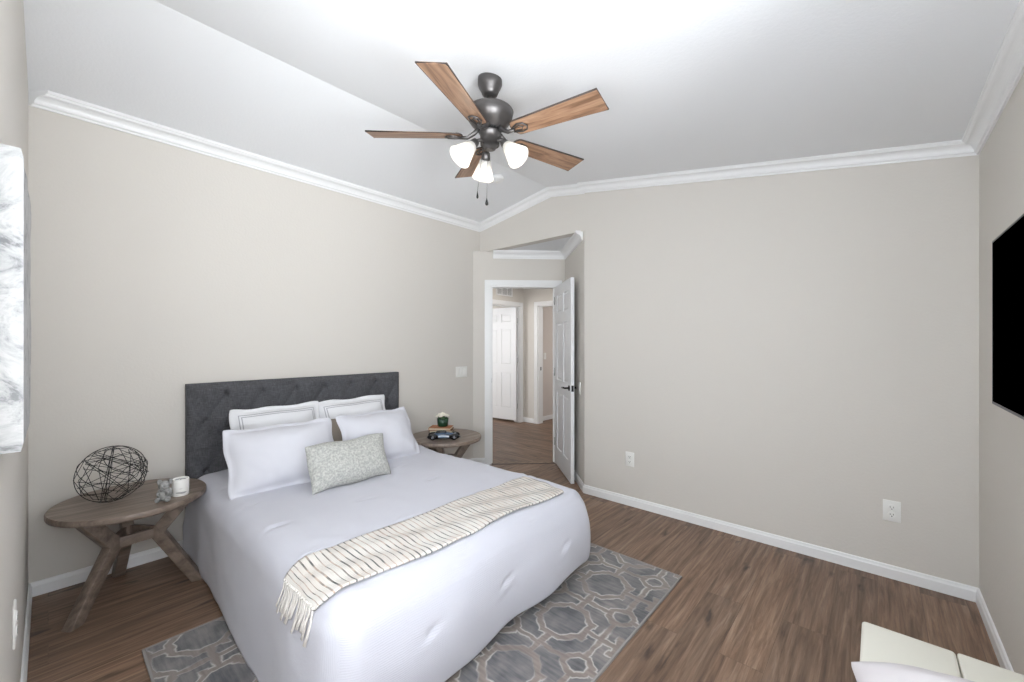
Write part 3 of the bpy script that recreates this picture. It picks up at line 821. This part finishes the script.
HP = PER/2
big = k.math('ABSOLUTE', k.math('SUBTRACT', octd(fx, fy), 0.122))
gx = k.math('SUBTRACT', HP, fx); gy = k.math('SUBTRACT', HP, fy)
small = k.math('ABSOLUTE', k.math('SUBTRACT', octd(gx, gy), .057))
# links on the axes, between the rings
lx = k.math('MAXIMUM', fy, k.math('SUBTRACT', 0.122, fx)); ly = k.math('MAXIMUM', fx, k.math('SUBTRACT', 0.122, fy))
# links between small rings along the cell edges
ex = k.math('MAXIMUM', gx, k.math('SUBTRACT', .057, gy)); ey = k.math('MAXIMUM', gy, k.math('SUBTRACT', .057, gx))
# spur inside the big ring
spx = k.math('MAXIMUM', k.math('ABSOLUTE', k.math('SUBTRACT', fx, .055)), k.math('ABSOLUTE', k.math('SUBTRACT', fy, .128)))
d = big
for o_ in (small, lx, ly, k.math('ADD', ex, .002), k.math('ADD', ey, .002), spx): d = k.math('MINIMUM', d, o_)
soft = k.n('ShaderNodeTexNoise', {'Vector': k.coord('Object', (3, 3, 3)), 'Scale': 2.4, 'Detail': 3.0}).outputs[0]
band = k.ramp(d, [(.0145, (1, 1, 1, 1)), (.0170, (0, 0, 0, 1))])
edge = k.ramp(k.math('ABSOLUTE', k.math('SUBTRACT', d, .0170)), [(.0022, (1, 1, 1, 1)), (.0048, (0, 0, 0, 1))])
strie = k.n('ShaderNodeTexNoise', {'Vector': k.coord('Object', (60, 7, 1)), 'Scale': 1.0, 'Detail': 4.0}).outputs[0]
blotch = k.math('ADD', k.math('MULTIPLY', soft, .6), k.math('MULTIPLY', strie, .4))
ground = k.ramp(blotch, [(.36, srgb(74, 75, 79)), (.48, srgb(103, 101, 103)), (.58, srgb(123, 119, 118)), (.68, srgb(140, 133, 129))])
bandc = k.ramp(strie, [(.35, srgb(126, 115, 108)), (.65, srgb(144, 132, 124))])
ebreak = k.ramp(k.n('ShaderNodeTexNoise', {'Vector': v, 'Scale': 6.0, 'Detail': 1.0}).outputs[0], [(.38, (.15, .15, .15, 1)), (.55, (1, 1, 1, 1))])
c1 = k.mix(k.math('MULTIPLY', band, .85), ground, bandc)
c2 = k.mix(k.math('MULTIPLY', edge, k.math('MULTIPLY', ebreak, .8)), c1, srgb(204, 198, 192))
k.col(c2); k.b.inputs['Roughness'].default_value = .85; k.b.inputs['Sheen Weight'].default_value = .25
pile = k.n('ShaderNodeTexNoise', {'Vector': v, 'Scale': 420.0, 'Detail': 2.0}).outputs[0]
k.bump(k.math('ADD', k.math('MULTIPLY', pile, .4), k.math('MULTIPLY', edge, 1.0)), .5, .003)
M_rug = k.m
rg = empty('area_rug', (1.38, 1.66, 0)); tag(rg, 'grey blue area rug with taupe trellis pattern under the bed', 'rug')
RX0, RX1, RY0, RY1 = .278, 2.479, .86, 2.462
rm = MB().box((RX0+.008, RY0+.008, .002), (RX1-.008, RY1-.008, .011)); ro = rm.build('pile', M_rug, rg, bevel=.003); ro.location = (-1.38, -1.66, 0)
bm_ = MB()
for lo, hi in (((RX0, RY0), (RX1, RY0+.009)), ((RX0, RY1-.009), (RX1, RY1)), ((RX0, RY0), (RX0+.009, RY1)), ((RX1-.009, RY0), (RX1, RY1))): bm_.box((lo[0], lo[1], .0005), (hi[0], hi[1], .0125))
bo = bm_.build('binding', plain('grey_binding', srgb(150, 145, 142), .9), rg); bo.location = (-1.38, -1.66, 0)

# ------------------------------------------------------------------ round side tables
k = NT('weathered_grey_wood'); v = k.coord('Object', (1, 1, 1)); sp = k.n('ShaderNodeSeparateXYZ', {'Vector': v})
cv = k.n('ShaderNodeCombineXYZ', {'X': k.math('MULTIPLY', sp.outputs[0], 3.0), 'Y': k.math('MULTIPLY', sp.outputs[1], 38.0), 'Z': k.math('MULTIPLY', sp.outputs[2], 20.0)})
nz = k.n('ShaderNodeTexNoise', {'Vector': cv.outputs[0], 'Scale': 1.0, 'Detail': 7.0, 'Roughness': .6, 'Distortion': .4})
k.col(k.ramp(nz.outputs[0], [(.3, srgb(94, 81, 72)), (.5, srgb(124, 109, 98)), (.7, srgb(148, 133, 121))])); k.b.inputs['Roughness'].default_value = .38
k.bump(nz.outputs[0], .1, .001); M_tw = k.m
TOPZ, TR_ = .53, .328
def side_table(loc, rz, label):
    e = empty('side_table', loc, rz); tag(e, label, 'side table', 'round side tables beside the bed')
    MB().lathe([(0.001, TOPZ-.034), (TR_-.012, TOPZ-.034), (TR_-.003, TOPZ-.030), (TR_, TOPZ-.024), (TR_, TOPZ-.006), (TR_-.004, TOPZ), (.001, TOPZ)], 72, cap=False).build('table_top', M_tw, e, bevel=0).data.set_sharp_from_angle(angle=.7)
    for az in (217, 337, 97):
        a = math.radians(az) - 0
        R_ = Matrix.Rotation(a, 4, 'Z')
        hw = .026
        # side profile in (r, z): foot -> knee -> top of the arm
        outl = [(.330, 0), (.150, .315), (.285, TOPZ-.0345), (.215, TOPZ-.0345), (.085, .335), (.085, .295), (.272, 0)]
        outl = [(.325, 0), (.142, .312), (.285, TOPZ-.034), (.205, TOPZ-.034), (.088, .345), (.088, .290), (.268, 0)]
        m = MB(); n = len(outl)
        vs = [R_ @ Vector((r, -hw, z)) for r, z in outl] + [R_ @ Vector((r, hw, z)) for r, z in outl]
        m.add(vs, [(0, 1, 5, 6), (1, 4, 5), (1, 2, 3, 4)] + [(n+6, n+5, n+1, n+0), (n+5, n+4, n+1), (n+4, n+3, n+2, n+1)] + [(i, n+i, n+(i+1) % n, (i+1) % n) for i in range(n)])
        lo_ = m.build('leg', M_tw, e, bevel=.003)
        ft = MB(); ft.add([R_ @ Vector(p) for p in ((.272, -.02, 0), (.318, -.02, 0), (.318, .02, 0), (.272, .02, 0), (.270, -.021, .004), (.320, -.021, .004), (.320, .021, .004), (.270, .021, .004))],
            [(0,3,2,1),(4,5,6,7),(0,1,5,4),(1,2,6,5),(2,3,7,6),(3,0,4,7)])
        ft.build('glide', M_dark, lo_)
    # triangular stretcher linking the knees
    ks = [Vector((.125*math.cos(math.radians(a)), .125*math.sin(math.radians(a)))) for a in (217, 337, 97)]
    for i in range(3):
        p, q = ks[i], ks[(i+1) % 3]; d_ = (q-p).normalized(); nrm = Vector((d_.y, -d_.x))
        m = MB(); a_, b_ = p+d_*.012, q-d_*.012
        c = [a_+nrm*.008, b_+nrm*.008, b_-nrm*.012, a_-nrm*.012]
        m.hexa([(*c[0], .292), (*c[1], .292), (*c[2], .292), (*c[3], .292), (*c[0], .345), (*c[1], .345), (*c[2], .345), (*c[3], .345)])
        m.build('stretcher', M_tw, e, bevel=.002)
    return e
T1 = (.314, 3.098, 0); T2 = (2.445, 2.99, 0)
side_table(T1, 0, 'round grey brown wooden side table holding the black wire sphere, left of the bed')
side_table(T2, math.radians(0), 'round grey brown wooden side table holding books and flowers, between bed and doorway')

# wire sphere
ws_ = MB(); rs = .147
for i in range(25):
    ax = Vector((random.gauss(0, 1), random.gauss(0, 1), random.gauss(0, 1))).normalized()
    off = random.uniform(-.82, .82) if i > 8 else random.uniform(-.25, .25)
    a_ = ax.orthogonal().normalized(); b_ = ax.cross(a_); rr = rs*math.sqrt(1-off*off)
    if i % 4 == 3:
        # straight chord
        t0 = random.uniform(0, 2*PI); t1 = t0+random.uniform(1.2, 2.4)
        pts = [ax*off*rs+(a_*math.cos(t0)+b_*math.sin(t0))*rr, ax*off*rs+(a_*math.cos(t1)+b_*math.sin(t1))*rr]
        ws_.tube(pts, .0015, 5)
    else:
        sg_ = 40
        if i % 3 == 0: ws_.tube([ax*off*rs+(a_*math.cos(2*PI*j/sg_)+b_*math.sin(2*PI*j/sg_))*rr for j in range(sg_)], .0017, 5, closed=True)
        else:
            t0 = random.uniform(0, 2*PI); kk = random.choice((5, 6, 7))
            ws_.tube([ax*off*rs+(a_*math.cos(t0+2*PI*j/kk)+b_*math.sin(t0+2*PI*j/kk))*rr for j in range(kk)], .0016, 5, closed=True)
o = ws_.build('wire_sphere', plain('black_wire', srgb(30, 28, 28), .45, .5)); o.location = (.232, 3.105, TOPZ+rs-.001)
tag(o, 'black openwork wire sphere standing on the left side table', 'ornament')
# candle
cd = empty('candle', (.496, 2.94, TOPZ)); cd.scale = (1.08, 1.08, 1.1); tag(cd, 'white cylindrical candle jar with grey line pattern beside the figurine', 'candle')
k = NT('patterned_ceramic'); v = k.coord('Object', (14, 14, 70)); nz = k.n('ShaderNodeTexNoise', {'Vector': v, 'Scale': 1.0, 'Detail': 1.0})
k.col(k.ramp(nz.outputs[0], [(.34, srgb(165, 165, 165)), (.38, srgb(238, 236, 232))])); k.b.inputs['Roughness'].default_value = .4
MB().lathe([(.034, 0), (.036, .003), (.036, .082), (.0345, .084), (.032, .082), (.032, .068), (.001, .068)], 36, cap=False).build('jar', k.m, cd)
MB().lathe([(.0315, .060), (.0315, .0685), (.001, .069)], 32, cap=True).build('wax', plain('cream_wax', srgb(235, 226, 208), .5), cd)
MB().tube([(0, 0, .068), (.001, 0, .079)], .0012, 6).build('wick', M_dark, cd)
# figurine: little seated stone elephant with raised trunk
fg = MB(); fg.ell((0, 0, .028), (.026, .024, .030)); fg.ell((0, -.006, .062), (.020, .019, .019)); fg.ell((-.018, .003, .074), (.009, .005, .011)); fg.ell((.018, .003, .074), (.009, .005, .011))
fg.ell((-.016, -.022, .010), (.010, .015, .010)); fg.ell((.016, -.022, .010), (.010, .015, .010)); fg.ell((-.014, -.020, .034), (.007, .011, .008)); fg.ell((.014, -.020, .034), (.007, .011, .008))
fg.tube([(0, -.020, .056), (0, -.033, .052), (.002, -.038, .064), (.003, -.034, .076)], .0062, 8, taper=lambda t: 1-.35*t)
k = NT('mottled_stone'); nz = k.n('ShaderNodeTexNoise', {'Vector': k.coord(), 'Scale': 60.0, 'Detail': 4.0}); k.col(k.ramp(nz.outputs[0], [(.35, srgb(120, 120, 119)), (.6, srgb(168, 168, 166))])); k.b.inputs['Roughness'].default_value = .7
o = fg.build('figurine', k.m); o.location = (.420, 2.895, TOPZ); o.rotation_euler = (0, 0, math.radians(-25)); o.scale = (1.3, 1.3, 1.35)
tag(o, 'small grey stone animal figurine sitting in front of the candle', 'figurine')

# right table things
def bookf(name, loc, rz, L, W, Hh, cover, label):
    e = empty(name, loc, rz); tag(e, label, 'book', 'books under the flower pot')
    MB().box((-L/2, -W/2, 0), (L/2, W/2, .003)).box((-L/2, -W/2, Hh-.003), (L/2, W/2, Hh)).box((-L/2-.002, -W/2, 0), (-L/2+.003, W/2, Hh)).build('cover', cover, e)
    MB().box((-L/2+.004, -W/2+.004, .003), (L/2-.005, W/2-.004, Hh-.003)).build('pages', plain('paper', srgb(210, 196, 172), .9), e)
    return e
BKX, BKY = 2.53, 3.155
aR = YAW - PI/2   # reading direction roughly along the picture plane
bookf('book', (BKX, BKY, TOPZ), aR+.05, .22, .15, .028, plain('brown_book_cover', srgb(96, 74, 58), .7), 'dark brown book lowest of the stack on the right side table')
bookf('book', (BKX-.012, BKY-.006, TOPZ+.0285), aR-.10, .205, .14, .024, plain('rust_book_cover', srgb(170, 112, 76), .7), 'rust coloured book directly under the flower pot')
pt_ = empty('potted_flowers', (BKX+.012, BKY+.0, TOPZ+.053)); tag(pt_, 'green glass pot of small white flowers on top of the books', 'flower pot'); pt_.scale = (1.25, 1.25, 1.25)
MB().lathe([(.001, .002), (.036, 0), (.040, .004), (.046, .062), (.043, .062), (.038, .008), (.001, .006)], 32, cap=False).build('pot', plain('dark_green_glass', srgb(30, 64, 44), .15, 0), pt_)
M_pet = plain('cream_petals', srgb(248, 242, 228), .8); M_leaf = plain('green_leaf', srgb(70, 100, 60), .7)
lf = MB()
for i in range(26):
    a = random.uniform(0, 2*PI); r = random.uniform(.0, .03); lf.tube([(r*.5*math.cos(a), r*.5*math.sin(a), .03), (r*1.3*math.cos(a), r*1.3*math.sin(a), .075)], .003, 5)
lf.build('stems', M_leaf, pt_)
for i in range(15):
    a = i*2.4; r = .012*math.sqrt(i)*.98; fl2 = MB(); c = Vector((r*math.cos(a), r*math.sin(a), .100-.026*(r/.045)**2+random.uniform(-.004, .004)))
    for j in range(6):
        b = j*PI/3+a; fl2.ell((c.x+.008*math.cos(b), c.y+.008*math.sin(b), c.z), (.008, .008, .005), 8, 5)
    fl2.ell((c.x, c.y, c.z+.004), (.006, .006, .005), 8, 5)
    fl2.build('flower', M_pet, pt_)
# model car
M_carb = plain('slate_blue_lacquer', srgb(62, 84, 108), .18); M_carb.node_tree.nodes['Principled BSDF'].inputs['Coat Weight'].default_value = .6
M_cark = plain('black_lacquer', srgb(18, 18, 22), .2)
car = empty('model_car', (2.352, 2.905, TOPZ), aR+.10); car.scale = (1.25, 1.2, 1.2); tag(car, 'blue and black model of a vintage car in front of the books', 'model car')
def carbody(u, t):
    x = -.12+.24*u; h = .022+.020*math.exp(-((x+.02)/.05)**2)+.008*math.exp(-((x-.05)/.05)**2); wq = .036*(1-(abs(x)/.125)**3.5)**.5 if abs(x) < .125 else 0
    h *= (1-(abs(x)/.122)**4) if abs(x) < .122 else 0
    a = PI*t; return (x, wq*math.cos(a), .014+max(h, .001)*math.sin(a)**.8)
MB().grid(carbody, 48, 16).build('body', M_carb, car)
for sx, sy in ((-.075, -1), (-.075, 1), (.075, -1), (.075, 1)):
    fd = MB().ell((sx, sy*.040, .024), (.038, .012, .020), 20, 10); fd.build('fender', M_cark, car)
    wh_ = MB().lathe([(.008, -.006), (.019, -.006), (.020, -.003), (.020, .003), (.019, .006), (.008, .006)], 24, Matrix.Translation((sx, sy*.046, .020)) @ Matrix.Rotation(PI/2, 4, 'X'))
    wo = wh_.build('wheel', M_cark, car)
    MB().lathe([(.009, -.0065), (.009, .0065)], 16, Matrix.Translation((sx, sy*.046, .020)) @ Matrix.Rotation(PI/2, 4, 'X')).build('hubcap', plain('dull_chrome', srgb(110, 112, 118), .35, 1), wo)
MB().box((-.055, -.024, .04), (.02, .024, .062)).build('cabin', M_cark, car, bevel=.012, seg=4)
MB().box((-.05, -.045, .010), (.05, -.036, .016)).box((-.05, .036, .010), (.05, .045, .016)).build('running_board', M_cark, car, bevel=.001)

# ------------------------------------------------------------------ ceiling fan
FX, FY = 1.544, 1.526
fwd = Vector((math.cos(YAW), math.sin(YAW), 0)); rgt = Vector((math.sin(YAW), -math.cos(YAW), 0))
def azi(deg):  # world angle of a direction given in (right, forward) degrees
    a = math.radians(deg); d_ = rgt*math.cos(a)+fwd*math.sin(a); return math.atan2(d_.y, d_.x)
zt_ = zc(FY)
fan = empty('ceiling_fan', (FX, FY, zt_)); tag(fan, 'dark pewter ceiling fan with five brown wooden blades and three frosted lamp shades', 'ceiling fan')
k = NT('brushed_pewter'); k.col(srgb(92, 89, 88)); k.b.inputs['Metallic'].default_value = .75; k.b.inputs['Roughness'].default_value = .38; M_pew = k.m
def Z(z): return z - zt_
MB().lathe([(.062, .010), (.064, -.008), (.064, -.030), (.058, -.045), (.045, -.070), (.040, -.083), (.030, -.090), (.012, -.092)], 48).build('canopy', M_pew, fan)
MB().tube([(0, 0, -.09), (0, 0, Z(2.64))], .011, 16).build('downrod', M_pew, fan)
MB().lathe([(.012, Z(2.628)), (.05, Z(2.626)), (.095, Z(2.617)), (.118, Z(2.606)), (.124, Z(2.598)), (.120, Z(2.592)), (.122, Z(2.587)), (.117, Z(2.563)), (.100, Z(2.538)), (.080, Z(2.520)), (.066, Z(2.510)), (.060, Z(2.503)), (.02, Z(2.500))], 64).build('motor_housing', M_pew, fan)
vr = MB()
for i in range(20):
    a = 2*PI*i/20; vr.box((.045, -.004, Z(2.492)), (.060, .004, Z(2.505)), Matrix.Rotation(a, 4, 'Z'))
vr.lathe([(.044, Z(2.488)), (.044, Z(2.51))], 32)
vr.build('vent_ring', M_dark, fan)
MB().lathe([(.056, Z(2.494)), (.058, Z(2.487)), (.052, Z(2.481)), (.050, Z(2.425)), (.044, Z(2.437)), (.03, Z(2.405)), (.012, Z(2.402))], 40).build('switch_housing', M_pew, fan)
k = NT('walnut_blade'); v = k.coord('Object'); sp = k.n('ShaderNodeSeparateXYZ', {'Vector': v}); oi = k.n('ShaderNodeObjectInfo')
cv = k.n('ShaderNodeCombineXYZ', {'X': k.math('MULTIPLY', sp.outputs[0], 4.0), 'Y': k.math('MULTIPLY', sp.outputs[1], 36.0), 'Z': k.math('MULTIPLY', oi.outputs['Random'], 20.0)})
nz = k.n('ShaderNodeTexNoise', {'Vector': cv.outputs[0], 'Scale': 1.0, 'Detail': 6.0, 'Roughness': .6, 'Distortion': .8})
k.col(k.ramp(nz.outputs[0], [(.3, srgb(100, 74, 56)), (.48, srgb(146, 112, 88)), (.62, srgb(166, 132, 106)), (.75, srgb(184, 154, 128))])); k.b.inputs['Roughness'].default_value = .4
M_blade = k.m
BR0, BR1 = .145, .632
def blade_outline():
    pts = []
    w0, w1 = .052, .066
    for i in range(9):      # rounded root
        a = PI/2 + PI*i/8
        pts.append((BR0+.045+.045*math.cos(a), w0*math.sin(a)))
    pts += [(BR1, -w1), (BR1-.004+.004, -w1), (BR1, w1)]
    return pts
def make_blade():
    out = [(BR0+.03+.03*math.cos(PI/2+PI*i/8), .050*math.sin(PI/2+PI*i/8)) for i in range(9)] + [(BR1-.004, -.067), (BR1, -.063), (BR1, .063), (BR1-.004, .067)]
    return MB().prism(out, -.0035, .0035)
def make_iron():
    m = MB()
    loop = []
    for i in range(21):
        a = PI*.5 + PI*2*i/20 - PI*.0
        loop.append((.185+.035*math.cos(a), .030*math.sin(a), -.008))
    m.tube([(.150, -.012, -.010), (.19, -.030, -.008), (.222, -.024, -.008), (.235, 0, -.008), (.222, .024, -.008), (.19, .030, -.008), (.150, .012, -.010)], .0045, 8)
    m.tube([(.165, -.008, -.009), (.195, -.016, -.008), (.212, 0, -.008), (.195, .016, -.008), (.165, .008, -.009)], .003, 8)
    m.tube([(.052, 0, .040), (.085, 0, .010), (.120, 0, -.010), (.160, 0, -.010)], .011, 10, taper=lambda t: 1.15-.4*t)
    return m
ZB = 2.474
tiltM = Matrix.Rotation(math.radians(2.6), 4, rgt) @ Matrix.Rotation(math.radians(0.8), 4, fwd)
bl0 = None
for i in range(5):
    a = azi(0.3 + 180 + 72*i)
    if bl0 is None:
        bl0 = make_blade().build('blade', M_blade, fan); ir0 = make_iron().build('blade_iron', M_pew, fan); b_, r_ = bl0, ir0
        ed = MB(); out = [(BR0+.03+.03*math.cos(PI/2+PI*i_/8), .050*math.sin(PI/2+PI*i_/8)) for i_ in range(9)] + [(BR1, -.067), (BR1, .067)]
        ed.tube([(x, y, 0) for x, y in out], .0042, 6, closed=True); e0 = ed.build('edge_band', plain('dark_blade_edge', srgb(62, 52, 48), .5), bl0)
    else:
        b_ = bl0.copy(); C.objects.link(b_); r_ = ir0.copy(); C.objects.link(r_); e_ = e0.copy(); C.objects.link(e_); e_.parent = b_
    for q in (b_, r_):
        q.matrix_basis = Matrix.Translation((0, 0, Z(ZB))) @ tiltM @ Matrix.Rotation(a, 4, 'Z') @ Matrix.Rotation(math.radians(-12), 4, 'X')
# lamps
k = NT('frosted_lamp_glass')
k.col((.55, .55, .54, 1)); k.b.inputs['Roughness'].default_value = .35
trn = k.n('ShaderNodeBsdfTranslucent', {'Color': (.62, .61, .59, 1)}); tsp = k.n('ShaderNodeBsdfTransparent', {'Color': (1, 1, 1, 1)})
m1 = k.n('ShaderNodeMixShader', {0: .45, 1: k.b.outputs[0], 2: trn.outputs[0]}); m2 = k.n('ShaderNodeMixShader', {0: .25, 1: m1.outputs[0], 2: tsp.outputs[0]})
k.t.links.new(m2.outputs[0], k.t.nodes['Material Output'].inputs[0]); M_shade = k.m
k = NT('glowing_bulb'); em = k.n('ShaderNodeEmission', {'Color': (1, .95, .86, 1), 'Strength': 3.0}); k.t.links.new(em.outputs[0], k.t.nodes['Material Output'].inputs[0]); M_bulb = k.m
for az in (106, 213, 328):
    a = azi(az)
    tilt = math.radians(42)
    hub = Vector((.035*math.cos(a), .035*math.sin(a), Z(2.430)))
    Mx = Matrix.Translation((.085*math.cos(a), .085*math.sin(a), Z(2.420))) @ Matrix.Rotation(a, 4, 'Z') @ Matrix.Rotation(-tilt, 4, 'Y')   # local -z points down and outward
    arm = MB(); arm.tube([hub, (.06*math.cos(a), .06*math.sin(a), Z(2.437)), (.085*math.cos(a), 0.085*math.sin(a), Z(2.424))], .009, 10)
    arm.lathe([(.010, .010), (.019, .004), (.024, -.018), (.026, -.038), (.022, -.044)], 24, Mx)
    ar = arm.build('lamp_arm', M_pew, fan)
    sh = MB().lathe([(.026, -.030), (.030, -.036), (.034, -.055), (.042, -.080), (.050, -.105), (.057, -.125), (.062, -.136), (.0605, -.1365), (.055, -.125), (.048, -.105), (.040, -.080), (.032, -.055), (.028, -.036)], 40, Mx, cap=False).build('lamp_shade', M_shade, fan)
    bu = MB().ell((0, 0, -.078), (.020, .020, .028), 16, 12, Mx).build('bulb', M_bulb, fan)
    L = bpy.data.lights.new('lamp_light', 'POINT'); L.energy = 1.3; L.color = (1, .93, .82); L.shadow_soft_size = .03
    lo = bpy.data.objects.new('lamp_light', L); C.objects.link(lo); p = Mx @ Vector((0, 0, -.125)); lo.location = (FX+p.x, FY+p.y, zt_+p.z)
for (dx, zend, rr) in ((-.075, 2.158, .006), (-.017, 2.108, .0085)):
    p = rgt*dx*.9 + fwd*(.02 if dx < -.03 else -.02)
    ch = MB().tube([(p.x*.6, p.y*.6, Z(2.40)), (p.x, p.y, Z(zend+.03))], .0011, 5).build('pull_chain', M_pew, fan)
    MB().lathe([(.0015, Z(zend+.034)), (rr*.5, Z(zend+.022)), (rr, Z(zend+.006)), (rr*.9, Z(zend-.002)), (rr*.3, Z(zend-.006))], 16, Matrix.Translation((p.x, p.y, 0))).build('pull_knob', M_dark, ch)

# ceiling register, cut by the top of the picture
rg_ = empty('ceiling_register'); rg_.matrix_world = ceil_frame(1.62, -.02); tag(rg_, 'white ceiling air register at the top edge of the picture', 'vent')
m = MB()
for lo, hi in (((-.17, -.10), (.17, -.08)), ((-.17, .08), (.17, .10)), ((-.17, -.08), (-.15, .08)), ((.15, -.08), (.17, .08))): m.box((lo[0], lo[1], -.008), (hi[0], hi[1], 0))
m.build('frame', M_trim, rg_)
for i in range(8):
    y = -.07+i*.02; MB().hexa([(-.15, y-.006, -.010), (.15, y-.006, -.010), (.15, y-.004, -.010), (-.15, y-.004, -.010), (-.15, y+.004, -.001), (.15, y+.004, -.001), (.15, y+.006, -.001), (-.15, y+.006, -.001)]).build('louvre', M_trim, rg_)

# ------------------------------------------------------------------ television
tvx0, tvx1, tvz0, tvz1 = 1.36, 2.464, 1.146, 1.782
tv = empty('television', ((tvx0+tvx1)/2, YT, 1.2)); tag(tv, 'black flat screen television mounted on the right hand wall', 'television')
tc_ = (tvx0+tvx1)/2
M_bez = plain('grey_bezel', srgb(70, 70, 72), .4, .5); k = NT('black_screen'); k.col((.0, .0, .0, 1)); k.b.inputs['Roughness'].default_value = .5; k.b.inputs['Specular IOR Level'].default_value = .0; M_scr = k.m
def tb(lo, hi): return MB().box((lo[0]-tc_, lo[1]-YT, lo[2]-1.2), (hi[0]-tc_, hi[1]-YT, hi[2]-1.2))
fm = MB()
yb_, yf = -.362, -.337
for lo, hi in (((tvx0, yb_, tvz0), (tvx1, yf, tvz0+.009)), ((tvx0, yb_, tvz1-.006), (tvx1, yf, tvz1)), ((tvx0, yb_, tvz0), (tvx0+.006, yf, tvz1)), ((tvx1-.006, yb_, tvz0), (tvx1, yf, tvz1))):
    fm.box((lo[0]-tc_, lo[1]-YT, lo[2]-1.2), (hi[0]-tc_, hi[1]-YT, hi[2]-1.2))
fm.build('bezel', M_bez, tv)
tb((tvx0+.005, yf-.006, tvz0+.008), (tvx1-.005, yf-.001, tvz1-.005)).build('screen', M_scr, tv)
tb((tvx0+.002, yb_, tvz0+.002), (tvx1-.002, yf-.008, tvz1-.002)).build('back_cover', M_dark, tv)
tb((tc_-.2, YT, 1.3), (tc_+.2, yb_, 1.6)).build('wall_mount', M_dark, tv)

# ------------------------------------------------------------------ cream bench with a cushion
bn = empty('bench', (1.45, -.17, 0)); tag(bn, 'cream leather bench with stitched seams below the television', 'bench')
BNX0, BNX1, BNY0, BNY1, BNZ = 1.12, 1.765, -.385, .038, .48
M_lea = plain('cream_leather', srgb(232, 229, 217), .45, bump=(180, .12, .002))
def bb(x0, x1, y0, y1, z0, z1): return MB().box((x0-1.45, y0+.17, z0), (x1-1.45, y1+.17, z1))
seat = MB()
bb(BNX0, BNX1, BNY0, -.1735, .40, BNZ).build('seat_panel', M_lea, bn, bevel=.007, seg=3)
bb(BNX0, BNX1, -.1715, BNY1, .40, BNZ).build('seat_panel', M_lea, bn, bevel=.010, seg=3)
bb(BNX0+.01, BNX1-.01, BNY0+.01, BNY1-.01, .05, .40).build('base', M_lea, bn, bevel=.01)
for x in (BNX0+.04, BNX1-.08):
    for y in (BNY0+.04, BNY1-.08): bb(x, x+.04, y, y+.04, 0, .05).build('leg', M_black, bn)
cu = pillow('cushion', .46, .46, .20, cotton('soft_white_cotton', srgb(205, 199, 200)), Matrix.Translation((1.175, -.215, BNZ+.098)) @ Matrix.Rotation(math.radians(13), 4, 'Z') @ Matrix.Rotation(PI/2, 4, 'X'), seed=40, corner=-.03, pinch=.02)
tag(cu, 'soft white cushion lying on the cream bench', 'cushion')
